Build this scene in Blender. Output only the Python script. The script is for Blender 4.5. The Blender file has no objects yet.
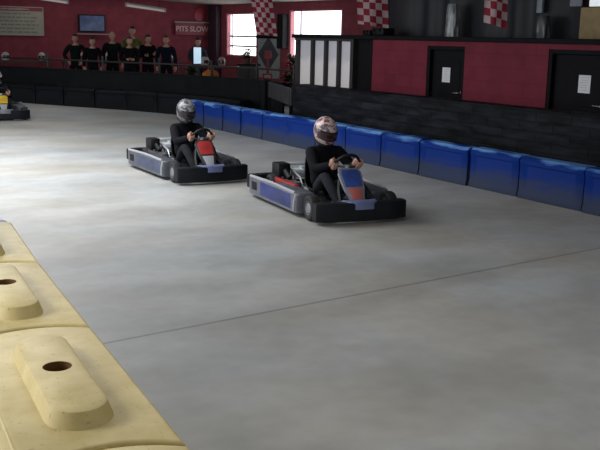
import bpy, bmesh, math, random
from mathutils import Vector, Matrix
random.seed(7)
PI = math.pi
R = math.radians
SC = bpy.context.scene
COL = SC.collection
V = Vector

# ------------------------------------------------------------------ materials
MATS = {}
def mat(name, color, rough=0.6, metal=0.0, vary=0.0, scale=8.0, bump=0.0, spec=0.5, emit=0.0, color2=None, stretch=None):
    if name in MATS: return MATS[name]
    m = bpy.data.materials.new(name); m.use_nodes = True
    nt = m.node_tree; b = nt.nodes['Principled BSDF']
    b.inputs['Base Color'].default_value = (*color, 1)
    b.inputs['Roughness'].default_value = rough
    b.inputs['Metallic'].default_value = metal
    b.inputs['Specular IOR Level'].default_value = spec
    if emit:
        b.inputs['Emission Color'].default_value = (*color, 1)
        b.inputs['Emission Strength'].default_value = emit
    if vary or bump or color2:
        tc = nt.nodes.new('ShaderNodeTexCoord')
        mp = nt.nodes.new('ShaderNodeMapping')
        if stretch: mp.inputs['Scale'].default_value = stretch
        nz = nt.nodes.new('ShaderNodeTexNoise')
        nz.inputs['Scale'].default_value = scale; nz.inputs['Detail'].default_value = 5
        nt.links.new(tc.outputs['Object'], mp.inputs['Vector'])
        nt.links.new(mp.outputs['Vector'], nz.inputs['Vector'])
        if vary or color2:
            rp = nt.nodes.new('ShaderNodeValToRGB')
            c2 = color2 or color
            rp.color_ramp.elements[0].position = 0.3; rp.color_ramp.elements[1].position = 0.7
            rp.color_ramp.elements[0].color = (*[max(0, c * (1 - vary)) for c in color], 1)
            rp.color_ramp.elements[1].color = (*[min(1, c * (1 + vary)) for c in c2], 1)
            nt.links.new(nz.outputs['Fac'], rp.inputs['Fac'])
            nt.links.new(rp.outputs['Color'], b.inputs['Base Color'])
            if emit: nt.links.new(rp.outputs['Color'], b.inputs['Emission Color'])
        if bump:
            bp = nt.nodes.new('ShaderNodeBump'); bp.inputs['Strength'].default_value = bump
            bp.inputs['Distance'].default_value = 0.02
            nt.links.new(nz.outputs['Fac'], bp.inputs['Height'])
            nt.links.new(bp.outputs['Normal'], b.inputs['Normal'])
    MATS[name] = m
    return m

def nodes_of(name):
    m = bpy.data.materials.new(name); m.use_nodes = True
    MATS[name] = m
    return m, m.node_tree, m.node_tree.nodes['Principled BSDF']

def floor_material():
    m, nt, b = nodes_of('concrete_floor')
    N = nt.nodes.new; L = nt.links.new
    tc = N('ShaderNodeTexCoord')
    def noise(scale, stretch, detail=6, rot=0):
        mp = N('ShaderNodeMapping'); mp.inputs['Scale'].default_value = stretch
        mp.inputs['Rotation'].default_value = (0, 0, rot)
        n = N('ShaderNodeTexNoise'); n.inputs['Scale'].default_value = scale; n.inputs['Detail'].default_value = detail
        L(tc.outputs['Object'], mp.inputs['Vector']); L(mp.outputs['Vector'], n.inputs['Vector'])
        return n
    big = noise(0.35, (1, 1, 1))
    fine = noise(7, (1, 1, 1), 8)
    streak = noise(1.15, (.75, 1.25, 1), 7, R(30))
    tint = noise(.55, (1, 1, 1), 4, R(50))
    r1 = N('ShaderNodeValToRGB')
    r1.color_ramp.elements[0].position = .32; r1.color_ramp.elements[1].position = .68
    r1.color_ramp.elements[0].color = (.415, .405, .385, 1); r1.color_ramp.elements[1].color = (.50, .50, .485, 1)
    L(big.outputs['Fac'], r1.inputs['Fac'])
    r2 = N('ShaderNodeValToRGB')
    r2.color_ramp.elements[0].position = .35; r2.color_ramp.elements[1].position = .62
    r2.color_ramp.elements[0].color = (.80, .795, .78, 1); r2.color_ramp.elements[1].color = (1.02, 1.03, 1.04, 1)
    L(streak.outputs['Fac'], r2.inputs['Fac'])
    r3 = N('ShaderNodeValToRGB')
    r3.color_ramp.elements[0].position = .3; r3.color_ramp.elements[1].position = .7
    r3.color_ramp.elements[0].color = (.93, .93, .93, 1); r3.color_ramp.elements[1].color = (1.05, 1.05, 1.05, 1)
    L(fine.outputs['Fac'], r3.inputs['Fac'])
    def mul(a, c):
        x = N('ShaderNodeMix'); x.data_type = 'RGBA'; x.blend_type = 'MULTIPLY'; x.inputs[0].default_value = 1
        L(a, x.inputs[6]); L(c, x.inputs[7]); return x.outputs[2]
    col = mul(mul(r1.outputs['Color'], r2.outputs['Color']), r3.outputs['Color'])
    r4 = N('ShaderNodeValToRGB'); r4.color_ramp.elements[0].position = .38; r4.color_ramp.elements[1].position = .62
    r4.color_ramp.elements[0].color = (1.0, .98, .94, 1); r4.color_ramp.elements[1].color = (.94, .99, 1.05, 1)
    L(tint.outputs['Fac'], r4.inputs['Fac']); col = mul(col, r4.outputs['Color'])
    # control joint saw-cut across the slab at y = 5 (and one bay on)
    sep = N('ShaderNodeSeparateXYZ'); L(tc.outputs['Object'], sep.inputs[0])
    wob = noise(1.5, (1, 1, 1), 2)
    def joint(axis, pos, w):
        a = N('ShaderNodeMath'); a.operation = 'MULTIPLY_ADD'
        L(wob.outputs['Fac'], a.inputs[0]); a.inputs[1].default_value = .02
        sk = N('ShaderNodeMath'); sk.operation = 'MULTIPLY_ADD'; L(sep.outputs[0], sk.inputs[0]); sk.inputs[1].default_value = -.0656; L(sep.outputs[axis], sk.inputs[2]); L(sk.outputs[0], a.inputs[2])
        s = N('ShaderNodeMath'); s.operation = 'SUBTRACT'; L(a.outputs[0], s.inputs[0]); s.inputs[1].default_value = pos
        ab = N('ShaderNodeMath'); ab.operation = 'ABSOLUTE'; L(s.outputs[0], ab.inputs[0])
        mr = N('ShaderNodeMapRange'); L(ab.outputs[0], mr.inputs[0])
        mr.inputs[1].default_value = w * .4; mr.inputs[2].default_value = w
        mr.inputs[3].default_value = .62; mr.inputs[4].default_value = 1
        return mr.outputs[0]
    col = mul(col, joint(1, 4.786, .020))
    L(col, b.inputs['Base Color'])
    rr = N('ShaderNodeMapRange'); L(streak.outputs['Fac'], rr.inputs[0])
    rr.inputs[3].default_value = .42; rr.inputs[4].default_value = .60
    L(rr.outputs[0], b.inputs['Roughness'])
    b.inputs['Specular IOR Level'].default_value = .45
    bp = N('ShaderNodeBump'); bp.inputs['Strength'].default_value = .12; bp.inputs['Distance'].default_value = .01
    L(fine.outputs['Fac'], bp.inputs['Height']); L(bp.outputs['Normal'], b.inputs['Normal'])
    return m

def blockwork(name, c1, c2, mortar, bw, bh, vertical_axis='X', rough=.6, bump=.5, streaks=0):
    """Painted masonry laid on a wall whose normal is along the given axis."""
    m, nt, b = nodes_of(name)
    N = nt.nodes.new; L = nt.links.new
    tc = N('ShaderNodeTexCoord'); sp = N('ShaderNodeSeparateXYZ'); cb = N('ShaderNodeCombineXYZ')
    L(tc.outputs['Object'], sp.inputs[0])
    L(sp.outputs[1 if vertical_axis == 'X' else 0], cb.inputs[0]); L(sp.outputs[2], cb.inputs[1])
    br = N('ShaderNodeTexBrick'); L(cb.outputs[0], br.inputs['Vector'])
    br.inputs['Scale'].default_value = 1; br.inputs['Brick Width'].default_value = bw; br.inputs['Row Height'].default_value = bh
    br.inputs['Mortar Size'].default_value = .012; br.inputs['Mortar Smooth'].default_value = .3
    br.inputs['Color1'].default_value = (*c1, 1); br.inputs['Color2'].default_value = (*c2, 1); br.inputs['Mortar'].default_value = (*mortar, 1)
    nz = N('ShaderNodeTexNoise'); nz.inputs['Scale'].default_value = 3; nz.inputs['Detail'].default_value = 6
    mp = N('ShaderNodeMapping'); mp.inputs['Scale'].default_value = (1, 1, 5 if streaks else 1)
    L(tc.outputs['Object'], mp.inputs[0]); L(mp.outputs[0], nz.inputs['Vector'])
    rp = N('ShaderNodeValToRGB'); rp.color_ramp.elements[0].position = .35; rp.color_ramp.elements[1].position = .68
    k = .35 if streaks else .85
    rp.color_ramp.elements[0].color = (k, k, k, 1); rp.color_ramp.elements[1].color = (2.6 if streaks else 1.1,) * 3 + (1,)
    L(nz.outputs['Fac'], rp.inputs[0])
    x = N('ShaderNodeMix'); x.data_type = 'RGBA'; x.blend_type = 'MULTIPLY'; x.inputs[0].default_value = 1
    L(br.outputs['Color'], x.inputs[6]); L(rp.outputs[0], x.inputs[7]); L(x.outputs[2], b.inputs['Base Color'])
    b.inputs['Roughness'].default_value = rough; b.inputs['Specular IOR Level'].default_value = .10
    bp = N('ShaderNodeBump'); bp.inputs['Strength'].default_value = bump; bp.inputs['Distance'].default_value = .02; bp.invert = True
    L(br.outputs['Fac'], bp.inputs['Height']); L(bp.outputs['Normal'], b.inputs['Normal'])
    return m

def scuffed_plastic(name, top, low, h, rim):
    """Moulded plastic: clean near the top rim, rubber scuffs and dirt further down."""
    m, nt, b = nodes_of(name)
    N = nt.nodes.new; L = nt.links.new
    tc = N('ShaderNodeTexCoord'); sp = N('ShaderNodeSeparateXYZ'); L(tc.outputs['Object'], sp.inputs[0])
    nz = N('ShaderNodeTexNoise'); nz.inputs['Scale'].default_value = 4; nz.inputs['Detail'].default_value = 7
    mp = N('ShaderNodeMapping'); mp.inputs['Scale'].default_value = (1, .5, 3)
    oi = N('ShaderNodeObjectInfo')
    ad = N('ShaderNodeVectorMath'); ad.operation = 'ADD'; L(tc.outputs['Object'], ad.inputs[0])
    ml = N('ShaderNodeMath'); ml.operation = 'MULTIPLY'; L(oi.outputs['Random'], ml.inputs[0]); ml.inputs[1].default_value = 40
    L(ml.outputs[0], ad.inputs[1])
    L(ad.outputs[0], mp.inputs[0]); L(mp.outputs[0], nz.inputs['Vector'])
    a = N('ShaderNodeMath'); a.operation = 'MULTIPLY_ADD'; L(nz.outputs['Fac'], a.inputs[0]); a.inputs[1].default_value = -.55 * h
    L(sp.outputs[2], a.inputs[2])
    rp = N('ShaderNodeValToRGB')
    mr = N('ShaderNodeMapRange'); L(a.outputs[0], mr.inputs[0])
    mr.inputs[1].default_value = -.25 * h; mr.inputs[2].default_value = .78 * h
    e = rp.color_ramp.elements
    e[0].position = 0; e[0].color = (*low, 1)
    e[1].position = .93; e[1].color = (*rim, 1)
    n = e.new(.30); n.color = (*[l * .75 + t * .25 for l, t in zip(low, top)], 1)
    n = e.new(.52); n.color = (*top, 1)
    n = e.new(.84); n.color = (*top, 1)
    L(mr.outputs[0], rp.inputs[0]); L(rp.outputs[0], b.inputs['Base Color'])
    b.inputs['Roughness'].default_value = .5; b.inputs['Specular IOR Level'].default_value = .10
    return m

def check_cloth(name, c1, c2, size):
    m, nt, b = nodes_of(name)
    N = nt.nodes.new; L = nt.links.new
    uv = N('ShaderNodeUVMap'); ck = N('ShaderNodeTexChecker'); L(uv.outputs[0], ck.inputs['Vector'])
    ck.inputs['Color1'].default_value = (*c1, 1); ck.inputs['Color2'].default_value = (*c2, 1); ck.inputs['Scale'].default_value = size
    L(ck.outputs['Color'], b.inputs['Base Color']); b.inputs['Roughness'].default_value = .8
    # thin cloth: some light comes through
    tr = N('ShaderNodeBsdfTranslucent'); L(ck.outputs['Color'], tr.inputs[0])
    mx = N('ShaderNodeMixShader'); mx.inputs[0].default_value = .35
    L(b.outputs[0], mx.inputs[1]); L(tr.outputs[0], mx.inputs[2]); L(mx.outputs[0], nt.nodes['Material Output'].inputs[0])
    return m

def helmet_paint(name, base, mark1, mark2, scale):
    m, nt, b = nodes_of(name)
    N = nt.nodes.new; L = nt.links.new
    tc = N('ShaderNodeTexCoord'); nz = N('ShaderNodeTexNoise'); nz.inputs['Scale'].default_value = scale; nz.inputs['Detail'].default_value = 1.5
    nz.inputs['Distortion'].default_value = 1.2
    L(tc.outputs['Object'], nz.inputs['Vector'])
    rp = N('ShaderNodeValToRGB'); e = rp.color_ramp.elements
    e[0].position = 0; e[0].color = (*mark2, 1); e[1].position = 1; e[1].color = (*mark1, 1)
    for p, c in ((.38, mark2), (.43, base), (.55, base), (.59, mark1)):
        n = e.new(p); n.color = (*c, 1)
    L(nz.outputs['Fac'], rp.inputs[0]); L(rp.outputs[0], b.inputs['Base Color'])
    b.inputs['Roughness'].default_value = .22
    return m

# ------------------------------------------------------------------ mesh helpers
def new_bm(): return bmesh.new()

def add_box(bm, c, s, bev=0.0, rot=None, seg=2):
    r = bmesh.ops.create_cube(bm, size=1)
    vs = r['verts']
    bmesh.ops.scale(bm, vec=V(s), verts=vs)
    es = list({e for v in vs for e in v.link_edges})
    if bev:
        q = bmesh.ops.bevel(bm, geom=es, offset=bev, segments=seg, affect='EDGES', profile=.5)
        vs = list({v for f in q['faces'] for v in f.verts} | {v for v in vs if v.is_valid})
        vs = list({v for v in vs} | {w for v in vs for e in v.link_edges for w in e.verts})
    if rot is not None: bmesh.ops.rotate(bm, cent=(0, 0, 0), matrix=rot, verts=vs)
    bmesh.ops.translate(bm, vec=V(c), verts=vs)
    return vs

def add_prism(bm, pts, z0, z1, bev=0.0, seg=2, flare=0.0):
    vs = [bm.verts.new((x, y, z0)) for x, y in pts]
    f = bm.faces.new(vs)
    ex = bmesh.ops.extrude_face_region(bm, geom=[f])
    up = [g for g in ex['geom'] if isinstance(g, bmesh.types.BMVert)]
    bmesh.ops.translate(bm, vec=(0, 0, z1 - z0), verts=up)
    if flare:
        cx = sum(p[0] for p in pts) / len(pts); cy = sum(p[1] for p in pts) / len(pts)
        for v in up:
            v.co.x = cx + (v.co.x - cx) * (1 - flare); v.co.y = cy + (v.co.y - cy) * (1 - flare)
    if bev:
        us = set(up)
        es = [e for e in {e for v in up for e in v.link_edges} if e.verts[0] in us and e.verts[1] in us]
        bmesh.ops.bevel(bm, geom=es, offset=bev, segments=seg, affect='EDGES', profile=.5)

def frames(pts):
    out = []; prev = None
    for i, p in enumerate(pts):
        a = pts[max(0, i - 1)]; b = pts[min(len(pts) - 1, i + 1)]
        t = (b - a).normalized()
        if prev is None:
            u = t.cross(V((0, 0, 1)))
            if u.length < .05: u = t.cross(V((1, 0, 0)))
            u.normalize()
        else:
            u = prev - t * prev.dot(t); u.normalize()
        prev = u
        out.append((t, u, t.cross(u)))
    return out

def add_tube(bm, pts, r, n=8, closed=False, cap=True):
    pts = [V(p) for p in pts]
    rs = r if isinstance(r, (list, tuple)) else [r] * len(pts)
    if closed:
        k = len(pts); fr = []
        for i in range(k):
            t = (pts[(i + 1) % k] - pts[i - 1]).normalized(); fr.append(t)
        nrm = sum(((pts[i] - pts[0]).cross(pts[(i + 1) % k] - pts[0]) for i in range(1, k - 1)), V()).normalized()
        fr = [(t, nrm, t.cross(nrm)) for t in fr]
    else: fr = frames(pts)
    rings = []
    for p, (t, u, w), rr in zip(pts, fr, rs):
        rings.append([bm.verts.new(p + u * rr * math.cos(2 * PI * k / n) + w * rr * math.sin(2 * PI * k / n)) for k in range(n)])
    m = len(rings)
    for i in range(m if closed else m - 1):
        a, b = rings[i], rings[(i + 1) % m]
        for k in range(n): bm.faces.new((a[k], a[(k + 1) % n], b[(k + 1) % n], b[k]))
    if cap and not closed:
        bm.faces.new(rings[0][::-1]); bm.faces.new(rings[-1])

def add_lathe(bm, prof, axis='Z', n=24, c=(0, 0, 0)):
    """prof: (radius, height) pairs"""
    rings = []
    c = V(c)
    def P(r, h, a):
        x, y = r * math.cos(a), r * math.sin(a)
        return c + (V((x, y, h)) if axis == 'Z' else V((h, x, y)) if axis == 'X' else V((x, h, y)))
    for r, h in prof:
        rings.append([bm.verts.new(P(max(r, 1e-4), h, 2 * PI * k / n)) for k in range(n)])
    for a, b in zip(rings, rings[1:]):
        for k in range(n): bm.faces.new((a[k], a[(k + 1) % n], b[(k + 1) % n], b[k]))
    bm.faces.new(rings[0][::-1]); bm.faces.new(rings[-1])

def add_ball(bm, c, s, u=14, v=10, mtx=None):
    r = bmesh.ops.create_uvsphere(bm, u_segments=u, v_segments=v, radius=1)
    bmesh.ops.scale(bm, vec=V(s), verts=r['verts'])
    if mtx is not None: bmesh.ops.rotate(bm, cent=(0, 0, 0), matrix=mtx, verts=r['verts'])
    bmesh.ops.translate(bm, vec=V(c), verts=r['verts'])
    return r['verts']

def obj(name, bm, m, parent=None, smooth=True, label=None):
    bmesh.ops.recalc_face_normals(bm, faces=bm.faces[:])
    me = bpy.data.meshes.new(name); bm.to_mesh(me); bm.free()
    return obj_me(name, me, m, parent, smooth, label)

def obj_me(name, me, m, parent=None, smooth=True, label=None):
    for mm in (m if isinstance(m, (list, tuple)) else [m]): me.materials.append(mm)
    if smooth:
        me.polygons.foreach_set('use_smooth', [True] * len(me.polygons))
        try: me.set_sharp_from_angle(angle=R(38))
        except Exception: pass
    o = bpy.data.objects.new(name, me); COL.objects.link(o)
    if parent: o.parent = parent
    if label: o['label'] = label
    return o

def tag(o, label, cat, group=None, kind=None):
    o['label'] = label; o['category'] = cat
    if group: o['group'] = group
    if kind: o['kind'] = kind
    return o

def thing(name, label, cat, loc=(0, 0, 0), rotz=0.0, group=None):
    o = bpy.data.objects.new(name, None); COL.objects.link(o)
    o.location = loc; o.rotation_euler = (0, 0, rotz); o.empty_display_size = .1
    return tag(o, label, cat, group)

def struct(name, bm, m, label, cat, parent=None, smooth=False):
    o = obj(name, bm, m, parent, smooth)
    if parent is None: tag(o, label, cat, kind='structure')
    return o

def dup(root, loc, rotz, label, group=None):
    r = root.copy(); COL.objects.link(r); r.location = loc; r.rotation_euler = (0, 0, rotz); r['label'] = label
    if group: r['group'] = group
    for ch in list(root.children):
        c = ch.copy(); COL.objects.link(c); c.parent = r
        for g in list(ch.children):
            d = g.copy(); COL.objects.link(d); d.parent = c
    return r

# ------------------------------------------------------------------ shared paints
RED = blockwork('red_painted_block', (.178, .027, .045), (.170, .025, .042), (.158, .023, .039), .42, .2, 'X', .62, .12)
REDB = blockwork('red_painted_block_back', (.20, .042, .058), (.19, .040, .055), (.178, .037, .050), .42, .2, 'Y', .65, .12)
PINK = blockwork('red_block_window_haze', (.30, .075, .095), (.29, .070, .090), (.27, .062, .082), .42, .2, 'X', .62, .12)  # red wall; the lighter pink puts window haze into its colour
BLACKBLOCK = blockwork('black_painted_block', (.007, .008, .011), (.0045, .005, .0075), (.004, .0045, .006), .55, .12, 'X', .6, .6, 1)
black = mat('black_paint', (.004, .004, .006), .7, vary=.3, scale=5, spec=.15)
dark_wood = mat('dark_stained_timber', (.022, .018, .020), .55, vary=.4, scale=4, stretch=(1, 1, .3))
black_plastic = mat('black_plastic', (.006, .0065, .009), .55, vary=.35, scale=9, spec=.25)
rubber = mat('tyre_rubber', (.014, .014, .016), .75, vary=.4, scale=14)
steel = mat('bright_steel', (.75, .76, .80), .25, 1.0)
grey_steel = mat('grey_steel', (.35, .36, .39), .4, .9, vary=.2)
white_paper = mat('white_paper', (.72, .74, .76), .8, vary=.03)
ink = mat('printed_ink', (.12, .12, .13), .8)
white_gloss = mat('white_gloss', (.75, .74, .74), .25)
skin_m = mat('skin', (.48, .27, .20), .55, vary=.12, scale=20)
eye_m = mat('eye', (.04, .03, .03), .2)
daylight = mat('daylit_frosted_pane', (.93, .97, 1.0), .3, emit=3.0)
curtain_m = mat('black_curtain_cloth', (.010, .011, .017), .62, vary=.5, scale=3, stretch=(1, 4, .3))

# ------------------------------------------------------------------ the setting
ROOFZ = lambda x: 2.76 + (14.0 - x) * .045
bm = new_bm(); add_box(bm, (4, 12, -.1), (24, 42, .2)); struct('floor', bm, floor_material(), 'worn grey concrete floor of the kart track', 'floor')

bm = new_bm(); add_box(bm, (8, 28.15, 1.6), (16.6, .3, 3.2))
struct('wall_back', bm, REDB, 'dark red painted wall behind the waiting people', 'wall')

# side wall with two daylight windows (openings cut by building the wall in pieces)
WX = 14.0
W1 = (24.95, 27.05, 1.12, 2.48)
W2 = (20.30, 23.05, 1.12, 2.53)
bm = new_bm()
def wall_piece(y0, y1, z0, z1): add_box(bm, (WX + .15, (y0 + y1) / 2, (z0 + z1) / 2), (.3, y1 - y0, z1 - z0))
wall_piece(-4, W2[0], 0, 3.1)
for a in (W1, W2):
    wall_piece(a[0], a[1], 0, a[2]); wall_piece(a[0], a[1], a[3], 3.1)
wall_piece(W2[1], W1[0], 0, 3.1); wall_piece(W1[1], 28.3, 0, 3.1)
struct('wall_right', bm, PINK, 'red side wall tinted lighter by window haze, holding the two bright windows', 'wall')

frame_pink = mat('pink_lit_frame', (.55, .22, .25), .5, vary=.08)  # pink tone puts window light on the jambs into the colour
def window(name, a, label, bars_y, bars_z):
    y0, y1, z0, z1 = a
    w = thing(name, label, 'window', (WX + .12, (y0 + y1) / 2, (z0 + z1) / 2)); w['kind'] = 'structure'
    hy, hz = (y1 - y0) / 2, (z1 - z0) / 2
    b = new_bm(); add_box(b, (.06, 0, 0), (.02, 2 * hy, 2 * hz)); obj('pane', b, daylight, w, False)
    b = new_bm()
    for s in (-1, 1):
        add_box(b, (-.04, s * (hy - .04), 0), (.14, .08, 2 * hz), .006)
        add_box(b, (-.04, 0, s * (hz - .02)), (.12, 2 * hy - .16, .04), .006)
    obj('window_frame', b, frame_pink, w, False)
    b = new_bm()
    for y in bars_y: add_box(b, (.02, y, 0), (.04, .05, 2 * hz - .06))
    for z in bars_z: add_box(b, (.02, 0, z), (.04, 2 * hy - .1, .055))
    obj('glazing_bar', b, mat('grey_frame', (.45, .42, .45), .5), w, False)
    return w
window('window_1', W1, 'bright white window nearest the back corner, plant in front', (.86,), (-.05, -.36))
window('window_2', W2, 'bright white window above the row of pale office panes', (.92,), (-.05,))

# roof over the hall, slightly pitched down to the window side
bm = new_bm()
pr = [(-6.0, ROOFZ(-6)), (14.4, ROOFZ(14.4)), (14.4, ROOFZ(14.4) + .12), (-6.0, ROOFZ(-6) + .12)]
for y in (-4, 28.3):
    pass
va = [bm.verts.new((x, -4, z)) for x, z in pr]; vb = [bm.verts.new((x, 28.3, z)) for x, z in pr]
bm.faces.new(va[::-1]); bm.faces.new(vb)
for i in range(4): bm.faces.new((va[i], va[(i + 1) % 4], vb[(i + 1) % 4], vb[i]))
struct('ceiling', bm, mat('pale_ceiling_board', (.36, .33, .30), .8, vary=.1, scale=1), 'pale board ceiling above the back of the hall', 'ceiling')

# dark column in the back corner
bm = new_bm(); add_box(bm, (13.90, 27.68, 1.37), (.20, .62, 2.74), .02)
struct('pillar', bm, mat('dark_maroon_paint', (.035, .016, .028), .6, vary=.3), 'dark maroon pillar in the back corner beside the sign', 'pillar')

# office block: red front wall at x = 9.5 with frosted panes, doors and a ledge on top
OX = 9.5
bm = new_bm()
def office(y0, y1, z0, z1): add_box(bm, (OX + .1, (y0 + y1) / 2, (z0 + z1) / 2), (.2, y1 - y0, z1 - z0))
D1 = (10.48, 11.36); D2 = (7.55, 8.80)
office(8.80, 10.48, 0, 1.77); office(11.36, 12.83, 0, 1.77); office(3.0, 7.55, 0, 1.77)
for d in (D1, D2): office(d[0], d[1], 1.69, 1.77)
struct('wall_front', bm, RED, 'red painted office front wall with two black doors', 'wall')
bm = new_bm(); add_box(bm, (11.7, 15.36, .885), (4.3, .1, 1.77)); struct('wall_side', bm, black, 'dark end wall of the office block', 'wall')
bm = new_bm(); add_box(bm, (OX + 2.2, 9.2, 1.80), (4.5, 12.5, .07), .01)
struct('trim_1', bm, black, 'black ledge along the top of the red office', 'ledge')

def door(name, y0, y1, label, handle_y):
    d = thing(name, label, 'door', (OX + .06, (y0 + y1) / 2, 0)); d['kind'] = 'structure'
    w = y1 - y0
    b = new_bm(); add_box(b, (.04, 0, .82), (.05, w - .1, 1.62), .006)
    for z in (.45, 1.2): add_box(b, (.012, 0, z), (.01, w * .62, .5 if z > 1 else .6), .004)
    obj('door_leaf', b, black, d, False)
    b = new_bm()
    for s in (-1, 1): add_box(b, (0, s * (w / 2 - .03), .845), (.1, .06, 1.69), .008)
    add_box(b, (0, 0, 1.66), (.1, w - .12, .06), .008)
    obj('door_frame', b, black, d, False)
    b = new_bm(); hy = handle_y
    add_tube(b, [(.01, hy, .98), (-.06, hy, .98)], .012, 8); add_tube(b, [(-.06, hy, .98), (-.06, hy - math.copysign(.11, hy), .98)], [.011, .009], 8)
    add_lathe(b, [(.028, 0), (.028, .012)], 'X', 14, (.004, hy, .98))
    obj('handle', b, steel, d)
    return d
door('door_1', *D1, 'black door beside the frosted panes, small notice on it', -.33)
door('door_2', *D2, 'wide black double door at the right edge of the photo', -.30)

def notice(y, z, w, h, label):
    t = thing('notice', label, 'notice', (OX + .062, y, z), 0, 'paper notices on the black doors')
    b = new_bm(); add_box(b, (0, 0, 0), (.004, w, h)); obj('sheet', b, white_paper, t, False)
    b = new_bm()
    for k in range(6): add_box(b, (-.003, random.uniform(-.01, .01), h * (.36 - .14 * k)), (.002, w * random.uniform(.5, .78), h * .022))
    obj('print', b, mat('faint_print', (.42, .44, .47), .8), t, False)
notice(10.95, 1.245, .185, .23, 'small white paper notice taped to the black door beside the frosted panes')
notice(8.20, 1.25, .20, .235, 'white paper notice on the black door at the right edge')

# glazed office front: black timber frame with four frosted panes and a dark doorway
bm = new_bm()
Y0, Y1 = 13.42, 15.42
for y in (15.33, 14.785, 14.325, 13.895, 13.45): add_box(bm, (OX + .05, y, .885), (.12, .09 if y in (15.33, 13.45) else .065, 1.77), .006)
for z in (.82, 1.745): add_box(bm, (OX + .05, (Y0 + Y1) / 2, z), (.11, Y1 - Y0, .1 if z < 1 else .05), .006)
add_box(bm, (OX + .05, (Y0 + Y1) / 2, .39), (.06, Y1 - Y0, .78))
wf = struct('window_3', bm, dark_wood, 'black timber screen holding four frosted panes', 'window')
def frosted():
    m, nt, b = nodes_of('backlit_frosted_glass')
    N = nt.nodes.new; L = nt.links.new
    tc = N('ShaderNodeTexCoord'); sp = N('ShaderNodeSeparateXYZ'); L(tc.outputs['Object'], sp.inputs[0])
    nz = N('ShaderNodeTexNoise'); nz.inputs['Scale'].default_value = 2.5; L(tc.outputs['Object'], nz.inputs['Vector'])
    a = N('ShaderNodeMath'); a.operation = 'MULTIPLY_ADD'; L(nz.outputs['Fac'], a.inputs[0]); a.inputs[1].default_value = .3; L(sp.outputs[2], a.inputs[2])
    rp = N('ShaderNodeValToRGB'); e = rp.color_ramp.elements
    mr = N('ShaderNodeMapRange'); L(a.outputs[0], mr.inputs[0]); mr.inputs[1].default_value = .95; mr.inputs[2].default_value = 1.9
    e[0].color = (.62, .58, .57, 1); e[1].color = (.44, .44, .49, 1)
    n = e.new(.55); n.color = (.60, .57, .58, 1); n = e.new(.66); n.color = (.47, .46, .50, 1)
    L(mr.outputs[0], rp.inputs[0]); L(rp.outputs[0], b.inputs['Base Color']); b.inputs['Roughness'].default_value = .25
    L(rp.outputs[0], b.inputs['Emission Color']); b.inputs['Emission Strength'].default_value = .22  # light from behind put into the height ramp and a weak glow
    return m
FG = frosted()
for y0, y1 in ((14.82, 15.285), (14.36, 14.75), (13.93, 14.29), (13.495, 13.86)):
    b = new_bm(); add_box(b, (OX + .07, (y0 + y1) / 2, 1.295), (.015, y1 - y0 + .02, .86)); obj('frosted_pane', b, FG, wf, False)
bm = new_bm(); add_box(bm, (OX + .12, 13.12, .885), (.06, .6, 1.77)); add_box(bm, (OX + .06, 12.87, .885), (.14, .08, 1.77), .006); add_box(bm, (OX + .075, 13.1, .9), (.03, .38, 1.6), .006)
struct('door_3', bm, black, 'black doorway between the frosted panes and the red wall', 'door')

# low black block wall along the track
bm = new_bm(); add_box(bm, (8.33, 8.15, .495), (.3, 10.3, .99), .012)
struct('wall_track', bm, BLACKBLOCK, 'low black block wall behind the blue barriers', 'wall')

# ------------------------------------------------------------------ black cloth and goods above the ledge
bm = new_bm()
ys = [13.75 - .035 * i for i in range(int((13.75 - 8.95) / .035) + 1)]
lo = [bm.verts.new((10.35 + .05 * math.sin(y * 9 + 1.2 * math.sin(y * 3.1)), y, 1.836)) for y in ys]
hi = [bm.verts.new((10.35 + .035 * math.sin(y * 9 + 1.2 * math.sin(y * 3.1)), y, ROOFZ(10.4) - .01)) for y in ys]
for i in range(len(ys) - 1): bm.faces.new((lo[i], lo[i + 1], hi[i + 1], hi[i]))
tag(obj('curtain', bm, curtain_m), 'long black curtain hanging above the office ledge', 'curtain')
def wrapped(y, z1, w, d, label, m):
    b = new_bm(); n = 22; L = 14; rings = []
    for j in range(L + 1):
        z = 1.836 + (z1 - 1.836) * j / L
        k = 1 - .25 * (j / L) ** 3
        rings.append([b.verts.new((10.12 + math.cos(a) * d * k * (1 + .10 * math.sin(5 * a + z * 6)), y + math.sin(a) * w * k * (1 + .10 * math.cos(7 * a - z * 5)), z)) for a in [2 * PI * i / n for i in range(n)]])
    for p, q in zip(rings, rings[1:]):
        for i in range(n): b.faces.new((p[i], p[(i + 1) % n], q[(i + 1) % n], q[i]))
    b.faces.new(rings[0][::-1]); b.faces.new(rings[-1])
    return tag(obj('wrapped_bundle', b, m), label, 'bundle', 'plastic wrapped bundles on the ledge')
clear_wrap = mat('grey_plastic_wrap', (.16, .17, .18), .22, vary=.8, scale=5, stretch=(1, 4, 1))
dim_wrap = mat('dim_plastic_wrap', (.035, .038, .045), .28, vary=.8, scale=5, stretch=(1, 4, 1))
wrapped(11.50, 2.36, .13, .1, 'shiny grey plastic wrapped upright bundle above the first black door', clear_wrap)
wrapped(9.53, 2.16, .12, .1, 'dim dark plastic wrapped bundle right of the checkered flags', dim_wrap)
b = new_bm(); add_box(b, (10.22, 9.70, 2.33), (.05, .11, .26), .01); o = obj('picture_panel', b, mat('pale_grey_card', (.20, .23, .27), .5, vary=.3))
o.location = (0, 0, 0); tag(o, 'small pale grey card hanging on the black curtain', 'card')
b = new_bm(); add_box(b, (10.4, 8.2, 2.05), (.5, 1.36, .43), .01)
for z in (1.95, 2.1): add_box(b, (10.148, 8.2, z), (.008, 1.3, .012))
tag(obj('cardboard_box', b, mat('brown_cardboard', (.30, .22, .11), .8, vary=.15)), 'tan cardboard box on the ledge at the upper right edge', 'box')
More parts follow.
